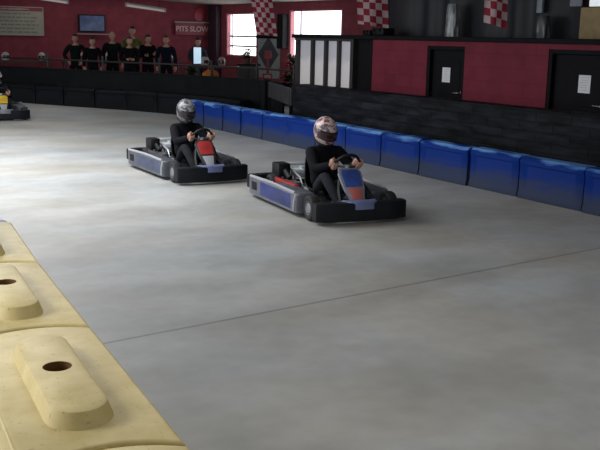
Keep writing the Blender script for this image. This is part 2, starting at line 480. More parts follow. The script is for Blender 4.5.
b = new_bm(); add_box(b, (10.36, 8.25, 2.56), (.05, 1.3, .55), .01); lb = obj('bright_window_panel', b, mat('window_white_glow', (.85, .9, .95), .5, emit=.5), None, False)  # stands for a bright window; emission puts its light into the panel
tag(lb, 'bright white panel above the tan cardboard box', 'panel')
b = new_bm(); add_box(b, (10.25, 9.06, 2.605), (.04, .2, .64), .01); tag(obj('grey_board', b, mat('grey_board', (.22, .23, .29), .6, vary=.1), None, False), 'narrow grey board beside the bright white panel', 'board')
for y, w, h in ((13.02, .34, .13), (13.36, .22, .09)):
    b = new_bm(); add_box(b, (9.86, y, 1.836 + h / 2), (.26, w, h), .02)
    for k in (-1, 1): add_tube(b, [(9.72, y + k * w * .25, 1.836 + h * .5), (9.70, y + k * w * .25, 1.836 + h * .9)], .012, 6)
    tag(obj('storage_case', b, black_plastic), ('larger' if w > .3 else 'smaller') + ' black case on the ledge under the middle flag', 'case', 'black cases on the ledge')

# ------------------------------------------------------------------ checkered flags
FLAG = check_cloth('red_white_check', (.36, .022, .042), (.66, .50, .53), 1)
def flag(loc, ux, w, h, nx, ny, shear, point, label):
    t = thing('checkered_flag', label, 'flag', loc, 0, 'red and white checkered flags')
    d = V((ux[0], ux[1], 0)).normalized(); nrm = V((-d.y, d.x, 0))
    b = new_bm(); uvl = b.loops.layers.uv.new('UVMap'); nu, nv = 18, 24; g = {}
    for i in range(nu + 1):
        for j in range(nv + 1):
            u, v = i / nu, j / nv
            p = d * (u * w + shear * v) + V((0, 0, -v * h - point * u * v)) + nrm * (.035 * math.sin(u * 7 + v * 2) * (.3 + v))
            g[i, j] = b.verts.new(p)
    for i in range(nu):
        for j in range(nv):
            f = b.faces.new((g[i, j], g[i + 1, j], g[i + 1, j + 1], g[i, j + 1]))
            for l, (a, c) in zip(f.loops, ((i, j), (i + 1, j), (i + 1, j + 1), (i, j + 1))): l[uvl].uv = (a / nu * nx, c / nv * ny)
    me = bpy.data.meshes.new('cloth'); b.to_mesh(me); b.free(); obj_me('cloth', me, FLAG, t)
    b = new_bm(); add_tube(b, [V((0, 0, .012)) - d * .03, V((0, 0, .012)) + d * (w + .03)], .012, 8); obj('flag_pole', b, dark_wood, t)
    for u in (.08, .92):
        b = new_bm(); q = d * (w * u) + V((0, 0, .02)); top = ROOFZ(loc[0] + q.x) - loc[2]
        add_tube(b, [q, (q.x, q.y, top)], .003, 5); obj('cord', b, black, t)
flag((10.62, 19.30, 2.80), (.85, -.53), .50, .98, 5, 8.5, .17, .04, 'red and white checkered flag hanging beside the first bright window')
flag((9.86, 13.90, 2.78), (.80, -.60), .57, .74, 5, 6.5, .06, .07, 'red and white checkered flag hanging above the frosted panes')
flag((9.06, 9.66, 2.76), (.85, -.52), .33, .72, 4, 7, .02, .09, 'narrow red and white checkered flag in front of the black curtain')

# ------------------------------------------------------------------ blue track barriers
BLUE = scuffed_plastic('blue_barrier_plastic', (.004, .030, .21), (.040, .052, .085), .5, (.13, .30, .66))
def barrier_mesh(L, h, d, gap=.035):
    """Moulded water barrier: sloping sides, rounded rim, moulded front panel; base at z=0, front at -x."""
    b = new_bm(); hl = L / 2 - gap / 2
    prof = [(-d / 2, .0), (-d / 2, .05), (-d / 2 + .012, .08), (-d / 2 + .018, h * .80), (-d / 2 + .008, h * .83), (-d / 2 + .008, h - .035), (-d / 2 + .045, h), (d / 2 - .045, h), (d / 2 - .018, h - .035), (d / 2 - .018, h * .83), (d / 2 - .03, h * .80), (d / 2 - .012, .08), (d / 2, .05), (d / 2, 0)]
    secs = []
    for y, k in ((-hl, .93), (-hl + .025, 1), (-hl + .10, 1), (-hl + .13, .965), (hl - .13, .965), (hl - .10, 1), (hl - .025, 1), (hl, .93)):
        secs.append([b.verts.new((x * (k if .06 < z < h * .81 else (1 if k > .95 else k)), y, z)) for x, z in prof])
    for p, q in zip(secs, secs[1:]):
        for i in range(len(prof) - 1): b.faces.new((p[i], p[i + 1], q[i + 1], q[i]))
        b.faces.new((p[-1], p[0], q[0], q[-1]))
    b.faces.new(secs[0]); b.faces.new(secs[-1][::-1])
    return b
edges = [5.45, 6.47, 7.46, 8.33, 9.31, 10.20, 11.12, 12.0, 12.87, 13.77, 14.57, 15.31, 16.14, 16.95]
blue_label = ['cut off by the right edge of the photo', 'second from the right edge of the photo', 'third from the right edge, below the red wall',
  'fourth from the right edge, below the red wall', 'fifth from the right edge, behind the leading steering wheel', 'right of the leading driver, partly behind the shoulder', 'mostly hidden behind the leading driver in helmet',
  'just left of the leading driver\'s helmet', 'second left of the leading driver\'s helmet', 'third left of the leading driver\'s helmet', 'fourth left of the leading driver\'s helmet', 'second from the far left end', 'at the far left end behind the rear driver']
for i, (a, c) in enumerate(zip(edges, edges[1:])):
    L = c - a; y = (a + c) / 2
    x = (7.635 + .035 * min(2, max(0, y - 6)) + .135 * min(1, max(0, (y - 9) / 5))) + .125 + random.uniform(-.006, .006)
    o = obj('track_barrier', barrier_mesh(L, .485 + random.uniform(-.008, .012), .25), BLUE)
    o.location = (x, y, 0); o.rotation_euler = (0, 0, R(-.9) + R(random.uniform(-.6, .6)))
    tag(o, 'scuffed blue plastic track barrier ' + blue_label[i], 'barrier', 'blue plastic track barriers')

# ------------------------------------------------------------------ dark barriers and board fence on the far bend
BP = [V(p) for p in ((4.35, 27.3), (5.25, 25.5), (6.2, 23.75), (7.1, 21.95), (8.0, 20.45), (8.62, 19.05), (9.0, 17.8), (9.12, 16.6), (9.1, 15.85))]
darkb = [scuffed_plastic('dark_barrier_plastic', (.006, .008, .010), (.007, .007, .008), .45, (.009, .010, .011)), scuffed_plastic('navy_barrier_plastic', (.006, .008, .013), (.007, .007, .008), .45, (.009, .010, .012))]
def resample(P, step):
    out = [P[0].copy()]; acc = 0
    for a, c in zip(P, P[1:]):
        l = (c - a).length; t = step - acc
        while t <= l: out.append(a + (c - a) * (t / l)); t += step
        acc = (acc + l) % step
    return out
pts = resample(BP, .98)
where = ['black plastic barrier on the far bend, %s']
nb = len(pts) - 1
spots = ['behind the yellow kart at the left edge', 'left half hidden by the yellow kart', 'right of the yellow kart', 'second right of the yellow kart', 'below the two left waiting people', 'with a yellow patch', 'just right of the yellow patched one', 'left of the rear driver\'s helmet', 'next to the rear driver\'s helmet', 'hidden behind the rear driver\'s helmet', 'just right of the rear driver\'s helmet', 'right before the black post', 'at the black post']
for i, (a, c) in enumerate(zip(pts, pts[1:])):
    d = (c - a); ang = math.atan2(-d.x, d.y)   # local +y along the run
    ang += PI                                   # run goes towards -y; put the front (-x) on the track side
    mid = (a + c) / 2; n = V((-math.cos(ang), -math.sin(ang)))
    o = obj('track_barrier', barrier_mesh(d.length, .45 + random.uniform(-.012, .012), .36, .03), darkb[i % 2])
    cand = mid - n * .0
    o.location = (cand.x, cand.y, 0); o.rotation_euler = (0, 0, ang)
    tag(o, 'low black plastic barrier on the far bend, ' + spots[min(i, len(spots) - 1)], 'barrier', 'black barriers on the far bend')
    if i in (5, 3, 10):
        b = new_bm(); add_box(b, (.172, .02 if i == 5 else -.1, .26), (.006, .30, .17), .002)
        obj('patch', b, mat({5: 'yellow_patch', 3: 'green_patch', 10: 'green_patch'}[i], (.10, .075, .012) if i == 5 else (.03, .05, .04), .6, vary=.4), o, False, 'faded yellow patch' if i == 5 else 'faded green patch')
# board fence standing behind them
def offset(P, k):
    out = []
    for i, p in enumerate(P):
        t = (P[min(i + 1, len(P) - 1)] - P[max(i - 1, 0)]).normalized()
        out.append(p + V((-t.y, t.x)) * k)
    return out
FP = offset(BP, .42)
t = thing('board_fence', 'long dark board fence behind the black barriers on the far bend', 'fence', (0, 0, 0))
for a, c in zip(FP, FP[1:]):
    d = c - a; mid = (a + c) / 2; rot = Matrix.Rotation(math.atan2(d.y, d.x), 3, 'Z')
    b = new_bm(); add_box(b, (mid.x, mid.y, .43), (d.length + .02, .05, .86), .008, rot)
    for z in (.02, .84): add_box(b, (mid.x, mid.y, z + .015), (d.length + .02, .10, .03), .004, rot)
    obj('board', b, mat('dark_green_black_board', (.006, .008, .009), .8, vary=.35, scale=3, spec=.15), t, False)
# black post and gate board at the pit opening
bm = new_bm(); add_box(bm, (8.98, 15.62, .47), (.14, .14, .94), .012); add_box(bm, (8.98, 15.62, .015), (.24, .24, .03), .004)
tag(obj('post', bm, black), 'short black post at the end of the board fence behind blue barriers', 'post')
t = thing('gate', 'low dark gate board between the black post and the block wall', 'gate', (8.6, 14.45, 0), 0)
d = V((8.2 - 8.98, 13.36 - 15.5)); rot = Matrix.Rotation(math.atan2(d.y, d.x), 3, 'Z')
b = new_bm(); add_box(b, (0, 0, .76), (d.length - .02, .05, .30), .01, rot); obj('board', b, mat('grimy_dark_board', (.024, .024, .028), .6, vary=.5, scale=5), t, False)
for k in (-.46, .46):
    q = d * k; b = new_bm(); add_box(b, (q.x, q.y, .44), (.05, .05, .88), .006, rot); obj('gate_leg', b, black, t, False)

# ------------------------------------------------------------------ rail behind the fence
RP = offset(BP[1:], 1.15)
t = thing('guard_rail', 'thin dark metal guard rail in front of the waiting people', 'rail', (0, 0, 0))
dark_metal = mat('dark_rail_paint', (.022, .020, .024), .45)
for z, m_ in ((1.06, dark_metal), (.62, dark_metal)):
    b = new_bm(); add_tube(b, [(p.x, p.y, z) for p in RP], .022, 8); obj('rail', b, m_, t)
for p in RP:
    b = new_bm(); add_tube(b, [(p.x, p.y, 0), (p.x, p.y, 1.2)], .03, 8); add_lathe(b, [(.07, 0), (.07, .012)], 'Z', 12, (p.x, p.y, 0)); obj('rail_post', b, dark_metal, t)

# ------------------------------------------------------------------ back wall: sign boards, screen, lights
def text_bm(s, size):
    cu = bpy.data.curves.new('t', 'FONT'); cu.body = s; cu.size = size; cu.extrude = .004; cu.align_x = 'CENTER'; cu.align_y = 'CENTER'; cu.offset = .004
    o = bpy.data.objects.new('t', cu); COL.objects.link(o)
    dg = bpy.context.evaluated_depsgraph_get(); me = bpy.data.meshes.new_from_object(o.evaluated_get(dg))
    bpy.data.objects.remove(o); b = new_bm(); b.from_mesh(me); bpy.data.meshes.remove(me)
    bmesh.ops.rotate(b, cent=(0, 0, 0), matrix=Matrix.Rotation(PI / 2, 3, 'X'), verts=b.verts[:])
    return b
BY = 28.0
t = thing('information_board', 'big pale rules board with red heading strip at the upper left edge', 'sign', (7.1, BY - .03, 2.08))
b = new_bm(); add_box(b, (0, 0, -.06), (2.24, .04, .70), .004); obj('board_panel', b, mat('pale_board', (.30, .29, .24), .6, vary=.08, scale=3), t, False)
b = new_bm(); add_box(b, (0, 0, .345), (2.24, .042, .11), .004); obj('heading_strip', b, mat('dull_red_strip', (.24, .035, .04), .6), t, False)
b = new_bm()
x = -1.05
while x < .72:
    w = random.uniform(.05, .09); h_ = random.uniform(.03, .07); add_box(b, (x + w / 2, -.024, .345), (w + .004, .006, h_)); x += w
obj('heading_lettering', b, mat('dull_pale_lettering', (.36, .25, .24), .7), t, False, 'illegible pale heading letters')
b = new_bm()
for k in range(6):
    x = -1.05; z = .21 - .108 * k; end = random.uniform(.75, 1.02)
    while x < end:
        w = random.uniform(.06, .2); add_box(b, (x + w / 2, -.023, z), (w, .004, .038)); x += w + .035
obj('text_lines', b, mat('grey_text', (.17, .17, .14), .8), t, False, 'illegible grey lines of text')
b = new_bm()
for z in (.405, -.415): add_box(b, (0, -.01, z), (2.28, .06, .025))
for sx in (-1.13, 1.13): add_box(b, (sx, -.01, 0), (.025, .06, .82))
obj('board_frame', b, mat('pale_frame', (.34, .32, .30), .6), t, False)

t = thing('pits_sign', 'red sign with white lettering reading PITS SLOW beside the pillar', 'sign', (13.0, BY - 1.0, 1.99))
t.location = (13.18, BY - .09, 1.96)
b = new_bm(); add_box(b, (0, 0, 0), (1.22, .04, .40), .004); obj('sign_panel', b, mat('sign_red', (.17, .014, .022), .55), t, False)
b = text_bm('PITS SLOW', .24)
bmesh.ops.translate(b, vec=(0, -.024, -.01), verts=b.verts[:]); obj('lettering', b, mat('sign_white', (.50, .34, .34), .6), t, False)
b = new_bm(); add_box(b, (0, -.01, .215), (1.28, .06, .045), .004); obj('sign_top_rail', b, mat('grey_rail', (.22, .20, .20), .5), t, False)
b = new_bm(); add_lathe(b, [(.05, -.05), (.21, -.02), (.21, 0), (.19, .01)], 'Y', 28, (0, 0, 0)); o = obj('round_plaque', b, mat('bright_red_plaque', (.30, .018, .035), .5)); o.location = (13.5, BY - .009, 2.43)
tag(o, 'round bright red plaque on the wall above the pits sign', 'plaque')

t = thing('wall_screen', 'dark bluish screen on the red wall above the waiting people', 'screen', (9.75, BY - .06, 2.06))
b = new_bm(); add_box(b, (0, 0, 0), (.86, .08, .54), .012); obj('casing', b, black_plastic, t, False)
b = new_bm(); add_box(b, (0, -.042, .0), (.78, .006, .46)); obj('display', b, mat('dim_display', (.030, .045, .10), .25, emit=.35, color2=(.07, .09, .15), vary=.2, scale=3), t, False)
b = new_bm(); add_box(b, (.02, -.06, -.33), (1.0, .14, .03), .004); obj('shelf', b, mat('pale_shelf', (.32, .25, .26), .6), t, False)

def strip_light(a, c, label):
    a, c = V(a), V(c); t = thing('strip_light', label, 'light', a, 0, 'fluorescent strip lights under the ceiling')
    d = c - a; u = d.normalized()
    b = new_bm(); add_tube(b, [u * .03, d - u * .03], .034, 10); obj('tube', b, mat('dim_glow_tube', (.62, .56, .54), .4, emit=.18), t)  # weak emission gives the tube a faint glow
    b = new_bm(); add_tube(b, [V((0, 0, .05)), d + V((0, 0, .05))], .03, 6)
    for p in (V(), d): add_tube(b, [p + V((0, 0, -.035)), p + V((0, 0, .06))], .03, 8)
    obj('batten', b, mat('pale_batten', (.40, .36, .35), .5), t, False)
    for k in (.15, .85):
        b = new_bm(); q = d * k; add_tube(b, [q + V((0, 0, .06)), (q.x, q.y, ROOFZ(a.x + q.x) - a.z + .01)], .006, 6); obj('hanger', b, black, t, False)
strip_light((9.25, 23.72, 2.52), (10.14, 23.16, 2.39), 'pale strip light above the middle of the waiting people')
strip_light((7.20, 25.0, 2.66), (7.92, 24.56, 2.555), 'pale strip light above the rules board')

# ------------------------------------------------------------------ people
def skin_body(J, E):
    b = new_bm(); lay = b.verts.layers.skin.verify(); vs = {}
    for i, (k, (p, r)) in enumerate(J.items()):
        v = b.verts.new(p); rr = r if isinstance(r, tuple) else (r, r)
        v[lay].radius = rr; v[lay].use_root = (i == 0); vs[k] = v
    for a, c in E: b.edges.new((vs[a], vs[c]))
    me = bpy.data.meshes.new('s'); b.to_mesh(me); b.free()
    o = bpy.data.objects.new('s', me); COL.objects.link(o)
    m = o.modifiers.new('k', 'SKIN'); m.use_smooth_shade = True; m.branch_smoothing = .3
    m2 = o.modifiers.new('u', 'SUBSURF'); m2.levels = 2; m2.render_levels = 2
    dg = bpy.context.evaluated_depsgraph_get(); out = bpy.data.meshes.new_from_object(o.evaluated_get(dg))
    bpy.data.objects.remove(o); bpy.data.meshes.remove(me)
    r = new_bm(); r.from_mesh(out); bpy.data.meshes.remove(out)
    return r

def segdist(p, a, c):
    d = c - a; t = max(0, min(1, (p - a).dot(d) / max(d.length_squared, 1e-9)))
    return (p - (a + d * t)).length

def add_head(b, c, rot, s=1.0):
    """Head with brow, nose, eyes, mouth and ears; +y is the face."""
    M = rot
    vs = add_ball(b, (0, 0, 0), (.074 * s, .095 * s, .115 * s), 18, 14)
    for v in vs:
        if v.co.z < -.03 * s:                               # narrow the jaw, push the chin forward
            k = (-v.co.z - .03 * s) / (.085 * s); v.co.x *= 1 - .28 * k; v.co.y += .012 * s * k
        if v.co.y > .07 * s and abs(v.co.z + .005) < .02 * s and .015 * s < abs(v.co.x) < .045 * s: v.co.y -= .008 * s
    add = list(vs)
    add += add_ball(b, (0, .098 * s, -.02 * s), (.013 * s, .020 * s, .024 * s), 8, 6)          # nose
    add += add_ball(b, (0, .086 * s, -.062 * s), (.026 * s, .012 * s, .009 * s), 8, 6)         # lips
    for sx in (-1, 1):
        add += add_ball(b, (sx * .030 * s, .082 * s, .004 * s), (.013 * s, .009 * s, .008 * s), 8, 6)
        add += add_ball(b, (sx * .076 * s, -.005 * s, -.008 * s), (.010 * s, .020 * s, .030 * s), 8, 6)
    eyes = []
    bmesh.ops.rotate(b, cent=(0, 0, 0), matrix=M, verts=add); bmesh.ops.translate(b, vec=V(c), verts=add)

def add_hand_relaxed(b, w, d, side):
    """palm, four unequal curled fingers and a thumb; d is the direction of the forearm, side points to the thumb."""
    d = V(d).normalized(); s = V(side); s = (s - d * s.dot(d)).normalized(); n = d.cross(s)
    w = V(w)
    add_ball(b, w + d * .045, (.026, .026, .026)); 
    add_tube(b, [w, w + d * .045, w + d * .085], [.024, .036, .034], 8)
    for i, L in enumerate((.068, .076, .070, .055)):
        base = w + d * .078 + s * (.027 - .018 * i)
        add_tube(b, [base, base + d * L * .45 + n * .004, base + d * L * .78 + n * .016, base + d * L * .92 + n * .030], [.009, .0085, .008, .006], 6)
    base = w + d * .03 + s * .026
    add_tube(b, [base, base + d * .026 + s * .024, base + d * .052 + s * .034 + n * .006, base + d * .07 + s * .032 + n * .012], [.012, .011, .010, .007], 6)

def add_hand_grip(b, w, rim, tang, outn):
    """hand closed round a steering wheel rim: rim point, rim tangent, and normal towards the driver."""
    rim, t, n = V(rim), V(tang).normalized(), V(outn).normalized(); o = n.cross(t).normalized()
    w = V(w)
    palm = rim + n * .036
    add_tube(b, [w, w.lerp(palm, .55), palm, palm + t * .02], [.026, .034, .040, .030], 8)
    add_ball(b, palm, (.036, .036, .036), 10, 8)
    for i, rr in enumerate((.031, .034, .033, .029)):
        c = rim + t * (.036 - .024 * i)
        arc = [c + (n * math.cos(a) + o * math.sin(a)) * rr for a in [R(x) for x in (15, 65, 115, 165, 215, 255)]]
        add_tube(b, arc, [.012, .0115, .011, .0105, .010, .007], 7)
    c = rim + t * .052
    add_tube(b, [palm + t * .02, c + (n * math.cos(R(-20)) + o * math.sin(R(-20))) * .032, c + (n * math.cos(R(-70)) + o * math.sin(R(-70))) * .032, c + (n * math.cos(R(-115)) + o * math.sin(R(-115))) * .031], [.014, .013, .012, .008], 7)

EDGES = [('pelvis', 'waist'), ('waist', 'chest'), ('chest', 'neck'), ('neck', 'skull')]
for s in 'LR':
    EDGES += [('chest', 'sh' + s), ('sh' + s, 'el' + s), ('el' + s, 'wr' + s), ('pelvis', 'hip' + s), ('hip' + s, 'kn' + s), ('kn' + s, 'an' + s), ('an' + s, 'toe' + s)]
RAD = dict(pelvis=.125, waist=.12, chest=.135, neck=.055, skull=.055, sh=.062, el=.046, wr=.030, hip=.088, kn=.058, an=.042, toe=.036)
def zone(a, c):
    k = a[:2]
    if a == 'chest' and c == 'neck': return 'top'
    if a == 'neck': return 'skin'
    if a in ('pelvis', 'waist') and not c.startswith('hip'): return 'top' if a == 'waist' else 'mid'
    if k in ('ch', 'sh', 'el'): return 'top'
    if k == 'an': return 'shoe'
    return 'leg'

def prune(q):
    # keep only the biggest connected piece
    left = set(q.faces); parts = []
    while left:
        st = [left.pop()]; got = list(st)
        while st:
            f = st.pop()
            for e in f.edges:
                for g in e.link_faces:
                    if g in left: left.discard(g); st.append(g); got.append(g)
        parts.append(got)
    parts.sort(key=len)
    small = [f for p_ in parts[:-1] for f in p_]
    if small: bmesh.ops.delete(q, geom=small, context='FACES')
    loose = [v for v in q.verts if not v.link_faces]
    if loose: bmesh.ops.delete(q, geom=loose, context='VERTS')

def person(t, J, head_c, head_rot, mats, hands, head_s=1.0, build=1.0, hair=None):
    """One continuous body under t, with jacket, trousers and shoes cut from it as children."""
    JJ = {}
    for k, p in J.items():
        key = k if k in RAD else k[:-1]
        r = RAD[key] * build
        JJ[k] = (V(p), r)
    b = skin_body(JJ, EDGES)
    collar = 1.3 if head_s < 1 else .80
    segs = [('mid' if (a, c[:3]) == ('pelvis', 'hip') else zone(a, c), V(J[a]), V(J[c]), RAD[a if a in RAD else a[:-1]]) for a, c in EDGES]
    pel, wai = V(J['pelvis']), V(J['waist'])
    up_ = (wai - pel).normalized(); ch_, nk_ = V(J['chest']), V(J['neck'])
    for p0, n0 in ((pel + up_ * .02, up_), (ch_.lerp(nk_, collar), (nk_ - ch_).normalized())):   # clean hem and neckline
        bmesh.ops.bisect_plane(b, geom=b.verts[:] + b.edges[:] + b.faces[:], plane_co=p0, plane_no=n0)
    def zone_of(p):
        best = min(segs, key=lambda s: segdist(p, s[1], s[2]) - s[3] * .5)
        z = best[0]
        if best[0] == 'top' and (p - V(J['chest'])).dot((V(J['neck']) - V(J['chest'])).normalized()) > collar * (V(J['neck']) - V(J['chest'])).length and (p - V(J['neck'])).length < .11: z = 'skin'
        if z == 'mid': z = 'top' if (p - pel).dot((wai - pel).normalized()) > .02 else 'leg'
        return z
    b.faces.ensure_lookup_table()
    fz = [zone_of(f.calc_center_median()) for f in b.faces]
    for zname, nm, off in (('leg', 'trousers', .008), ('top', 'jacket', .014), ('shoe', 'shoe', .012)):
        g = b.copy(); g.faces.ensure_lookup_table(); g.normal_update()
        vn = {v.index: v.normal.copy() for v in g.verts}
        kill = [f for f, z in zip(g.faces, fz) if z != zname]
        bmesh.ops.delete(g, geom=kill, context='FACES')
        for v in g.verts: v.co += v.normal * off
        if not g.faces: g.free(); continue
        if zname == 'shoe':
            xs = [(g.copy(), s) for s in 'LR']; g.free()
            for q, s in xs:
                aj, ot = V(J['an' + s]), V(J['an' + ('R' if s == 'L' else 'L')])
                bmesh.ops.delete(q, geom=[f for f in q.faces if (f.calc_center_median() - aj).length > (f.calc_center_median() - ot).length], context='FACES')
                prune(q)
                if q.faces: o = obj('shoe', q, mats['shoe'], t); mo = o.modifiers.new('thick', 'SOLIDIFY'); mo.thickness = .006
                else: q.free()
        else:
            prune(g); o = obj(nm, g, mats[zname], t); mo = o.modifiers.new('thick', 'SOLIDIFY'); mo.thickness = .008
    add_head(b, head_c, head_rot, head_s)
    hands(b)
    body = obj('body', b, skin_m, t)
    for sx in (-1, 1):
        hb = new_bm(); add_ball(hb, V(head_c) + head_rot @ V((sx * .030 * head_s, .089 * head_s, .004 * head_s)), (.006, .006, .006), 8, 6); obj('eye', hb, eye_m, body)
    if hair:
        hb = new_bm(); vs = add_ball(hb, (0, 0, 0), (.081 * head_s, .102 * head_s, .118 * head_s), 18, 14)
        bmesh.ops.delete(hb, geom=[v for v in vs if v.co.z < (.045 if v.co.y > .02 else -.045) * head_s], context='VERTS')
        bmesh.ops.rotate(hb, cent=(0, 0, 0), matrix=head_rot, verts=hb.verts[:]); bmesh.ops.translate(hb, vec=V(head_c) + V((0, 0, .006)), verts=hb.verts[:])
        ho = obj('hair', hb, hair, t); mo = ho.modifiers.new('thick', 'SOLIDIFY'); mo.thickness = .012
    return body

# ---- helmet (worn: a part of its driver; or lying about: a thing)
def helmet_shell(c, rot, s=1.0):
    b = new_bm(); vs = add_ball(b, (0, 0, 0), (.119 * s, .152 * s, .154 * s), 28, 20)
    for v in vs:
        if v.co.z < -.02 * s and v.co.y > 0:                 # chin bar
            k = min(1, (-v.co.z - .02 * s) / (.07 * s)); v.co.y += .030 * s * k * (v.co.y / (.152 * s))
        if v.co.z < -.125 * s: v.co.z = -.125 * s
        if v.co.z > .02 * s and v.co.y < 0: v.co.y *= 1.04
    bmesh.ops.rotate(b, cent=(0, 0, 0), matrix=rot, verts=vs); bmesh.ops.translate(b, vec=V(c), verts=vs)
    return b
def helmet_visor(c, rot, s=1.0):
    b = new_bm(); g = {}
    for i in range(17):
        for j in range(7):
            az = R(-78 + 156 * i / 16); el = R(-20 + 38 * j / 6)
            p = V((math.sin(az) * math.cos(el) * .123, math.cos(az) * math.cos(el) * .158, math.sin(el) * .156)) * s
            if p.z < -.02 * s: p.y += .02 * s * min(1, -p.z / (.05 * s)) * max(0, math.cos(az))
            g[i, j] = b.verts.new(rot @ p + V(c))
    for i in range(16):
        for j in range(6): b.faces.new((g[i, j], g[i + 1, j], g[i + 1, j + 1], g[i, j + 1]))
    return b
def helmet_trim(c, rot, s=1.0):
    b = new_bm()
    pts_ = [rot @ (V((math.cos(a) * .090, math.sin(a) * .112 + (.022 if math.sin(a) > 0 else 0) * math.sin(a), -.121)) * s) + V(c) for a in [2 * PI * k / 24 for k in range(24)]]
    add_tube(b, pts_, .012 * s, 6, closed=True); return b

# ------------------------------------------------------------------ karts
KSX = .78; KSY = .84; KSR = 1.38
def make_kart(label, loc, rotz, C):
    t = thing('go_kart', label, 'go-kart', loc, rotz, 'go-karts on the track')
    # chassis rails, axles, floor tray
    b = new_bm()
    for s in (-1, 1):
        add_tube(b, [(s * .24, -.72, .09), (s * .30, -.30, .07), (s * .33, .10, .07), (s * .27, .48, .07), (s * .22, .72, .08)], .016, 8)
        add_tube(b, [(s * .31, -.30, .07), (s * .56, -.28, .10), (s * .58, .28, .10), (s * .31, .22, .07)], .012, 8)
        add_tube(b, [(s * .27, .50, .09), (s * .50, .56, .125)], .014, 8)
    add_tube(b, [(-.30, -.30, .07), (.30, -.30, .07)], .016, 8); add_tube(b, [(-.28, .46, .07), (.28, .46, .07)], .016, 8)
    obj('chassis_frame', b, grey_steel, t)
    b = new_bm(); add_tube(b, [(-.55, -.58, .14), (.55, -.58, .14)], .02, 10); obj('rear_axle', b, steel, t)
    b = new_bm(); add_prism(b, [(-.29, -.28), (.29, -.28), (.31, .1), (.25, .64), (-.25, .64), (-.31, .1)], .045, .06); obj('floor_tray', b, grey_steel, t, False)
    # side pods
    for s in (-1, 1):
        P = [(.40, -.34), (.565, -.36), (.575, -.74), (.60, -.80), (.645, -.76), (.668, -.68), (.675, .24), (.665, .32), (.62, .35), (.43, .34), (.40, .30)]
        P = [(s * x, y) for x, y in P]
        b = new_bm(); add_prism(b, P if s > 0 else P[::-1], .045, .245, .028, 3)
        pod = obj('side_pod', b, C['pod'], t)
        b = new_bm(); add_box(b, (s * .676, -.17, .145), (.012, .66, .15), .005); obj('side_panel', b, C['panel'], pod, True)
        b = new_bm(); add_box(b, (s * .674, -.62, .15), (.012, .10, .09), .005); obj('air_vent', b, black_plastic, pod, True)
        b = new_bm(); add_tube(b, [(s * .672, .26, .06), (s * .676, .27, .15), (s * .655, .28, .24)], .018, 8); obj('end_strip', b, C['strip'], pod)
        b = new_bm(); add_tube(b, [(s * .655, -.72, .243), (s * .662, -.3, .25), (s * .662, .25, .245)], .016, 8); obj('pod_top_highlight', b, C['strip'], pod)  # pale strip stands for the highlight along the pod's top edge
    # front bumper: wraps round the front wheels
    P = [(.56, .72), (.625, .73), (.64, .78), (.63, .85), (.57, .895), (.25, .925), (-.25, .925), (-.57, .895), (-.63, .85), (-.64, .78), (-.625, .73), (-.56, .72), (-.46, .76), (-.20, .775), (.20, .775), (.46, .76)]
    b = new_bm(); add_prism(b, P, .040, .215, .018, 2)
    fb = obj('front_bumper', b, C['bumper'], t)
    b = new_bm(); q = [(-.24, .74), (-.12, .78), (.12, .78), (.24, .74), (.19, .90), (.10, .938), (-.10, .938), (-.19, .90)]
    add_prism(b, q, .150, .228, .018, 2); obj('nose_plate', b, C['nose'], fb)
    b = new_bm(); add_tube(b, [(-.60, .80, .045), (-.5, .875, .045), (0, .905, .045), (.5, .875, .045), (.60, .80, .045)], .016, 8); obj('skid_bar', b, black_plastic, fb)
    # rear bumper
    b = new_bm(); P = [(.60, -.80), (.60, -.90), (.4, -.93), (-.4, -.93), (-.60, -.90), (-.60, -.80), (-.3, -.84), (.3, -.84)]
    add_prism(b, P[::-1], .08, .23, .02, 2); obj('rear_bumper', b, black_plastic, t)
    # wheels
    for s in (-1, 1):
        for nm, x, y, r, w in (('rear_wheel', .46, -.58, .142, .18), ('front_wheel', .545, .545, .130, .13)):
            b = new_bm(); h = w / 2; c = (s * x, y, r)
            add_lathe(b, [(r * .52, -h * .8), (r * .80, -h), (r * .95, -h * .85), (r, -h * .6), (r, h * .6), (r * .95, h * .85), (r * .80, h), (r * .52, h * .8)], 'X', 28, c)
            wl = obj(nm, b, rubber, t)
            b = new_bm(); add_lathe(b, [(.02, -h * .86), (r * .50, -h * .78), (r * .54, -h * .84), (r * .54, h * .84), (r * .50, h * .78), (.02, h * .86)], 'X', 20, c); obj('wheel_rim', b, grey_steel, wl)
    # seat shell
    b = new_bm(); path = [(y + .03, z) for y, z in ((-.46, .50), (-.44, .40), (-.40, .28), (-.36, .17), (-.28, .105), (-.16, .09), (-.04, .10), (.06, .125))]
    g = {}
    for i, (y, z) in enumerate(path):
        for j in range(9):
            u = (j - 4) / 4; lift = .10 * abs(u) ** 3
            back = max(0, 1 - i / 4)
            g[i, j] = b.verts.new((u * (.20 - .02 * back), y + lift * back * 1.3, z + lift * (1 - back)))
    for i in range(len(path) - 1):
        for j in range(8): b.faces.new((g[i, j], g[i + 1, j], g[i + 1, j + 1], g[i, j + 1]))
    so = obj('seat', b, black_plastic, t); mo = so.modifiers.new('thick', 'SOLIDIFY'); mo.thickness = .014
    # engine on the driver's right
    b = new_bm(); add_box(b, (.335, -.36, .17), (.15, .20, .16), .012)
    for k in range(5): add_box(b, (.335, -.36, .115 + .028 * k), (.168, .214, .008))
    en = obj('engine', b, grey_steel, t)
    b = new_bm(); add_box(b, (.33, -.58, .335), (.17, .15, .15), .018); add_tube(b, [(.33, -.50, .33), (.33, -.40, .27)], .035, 10); obj('air_box', b, black_plastic, en)
    b = new_bm(); add_prism(b, [(.40, -.62), (.47, -.62), (.47, -.12), (.40, -.12)], .20, .262, .02); obj('chain_guard', b, C['guard'], en)
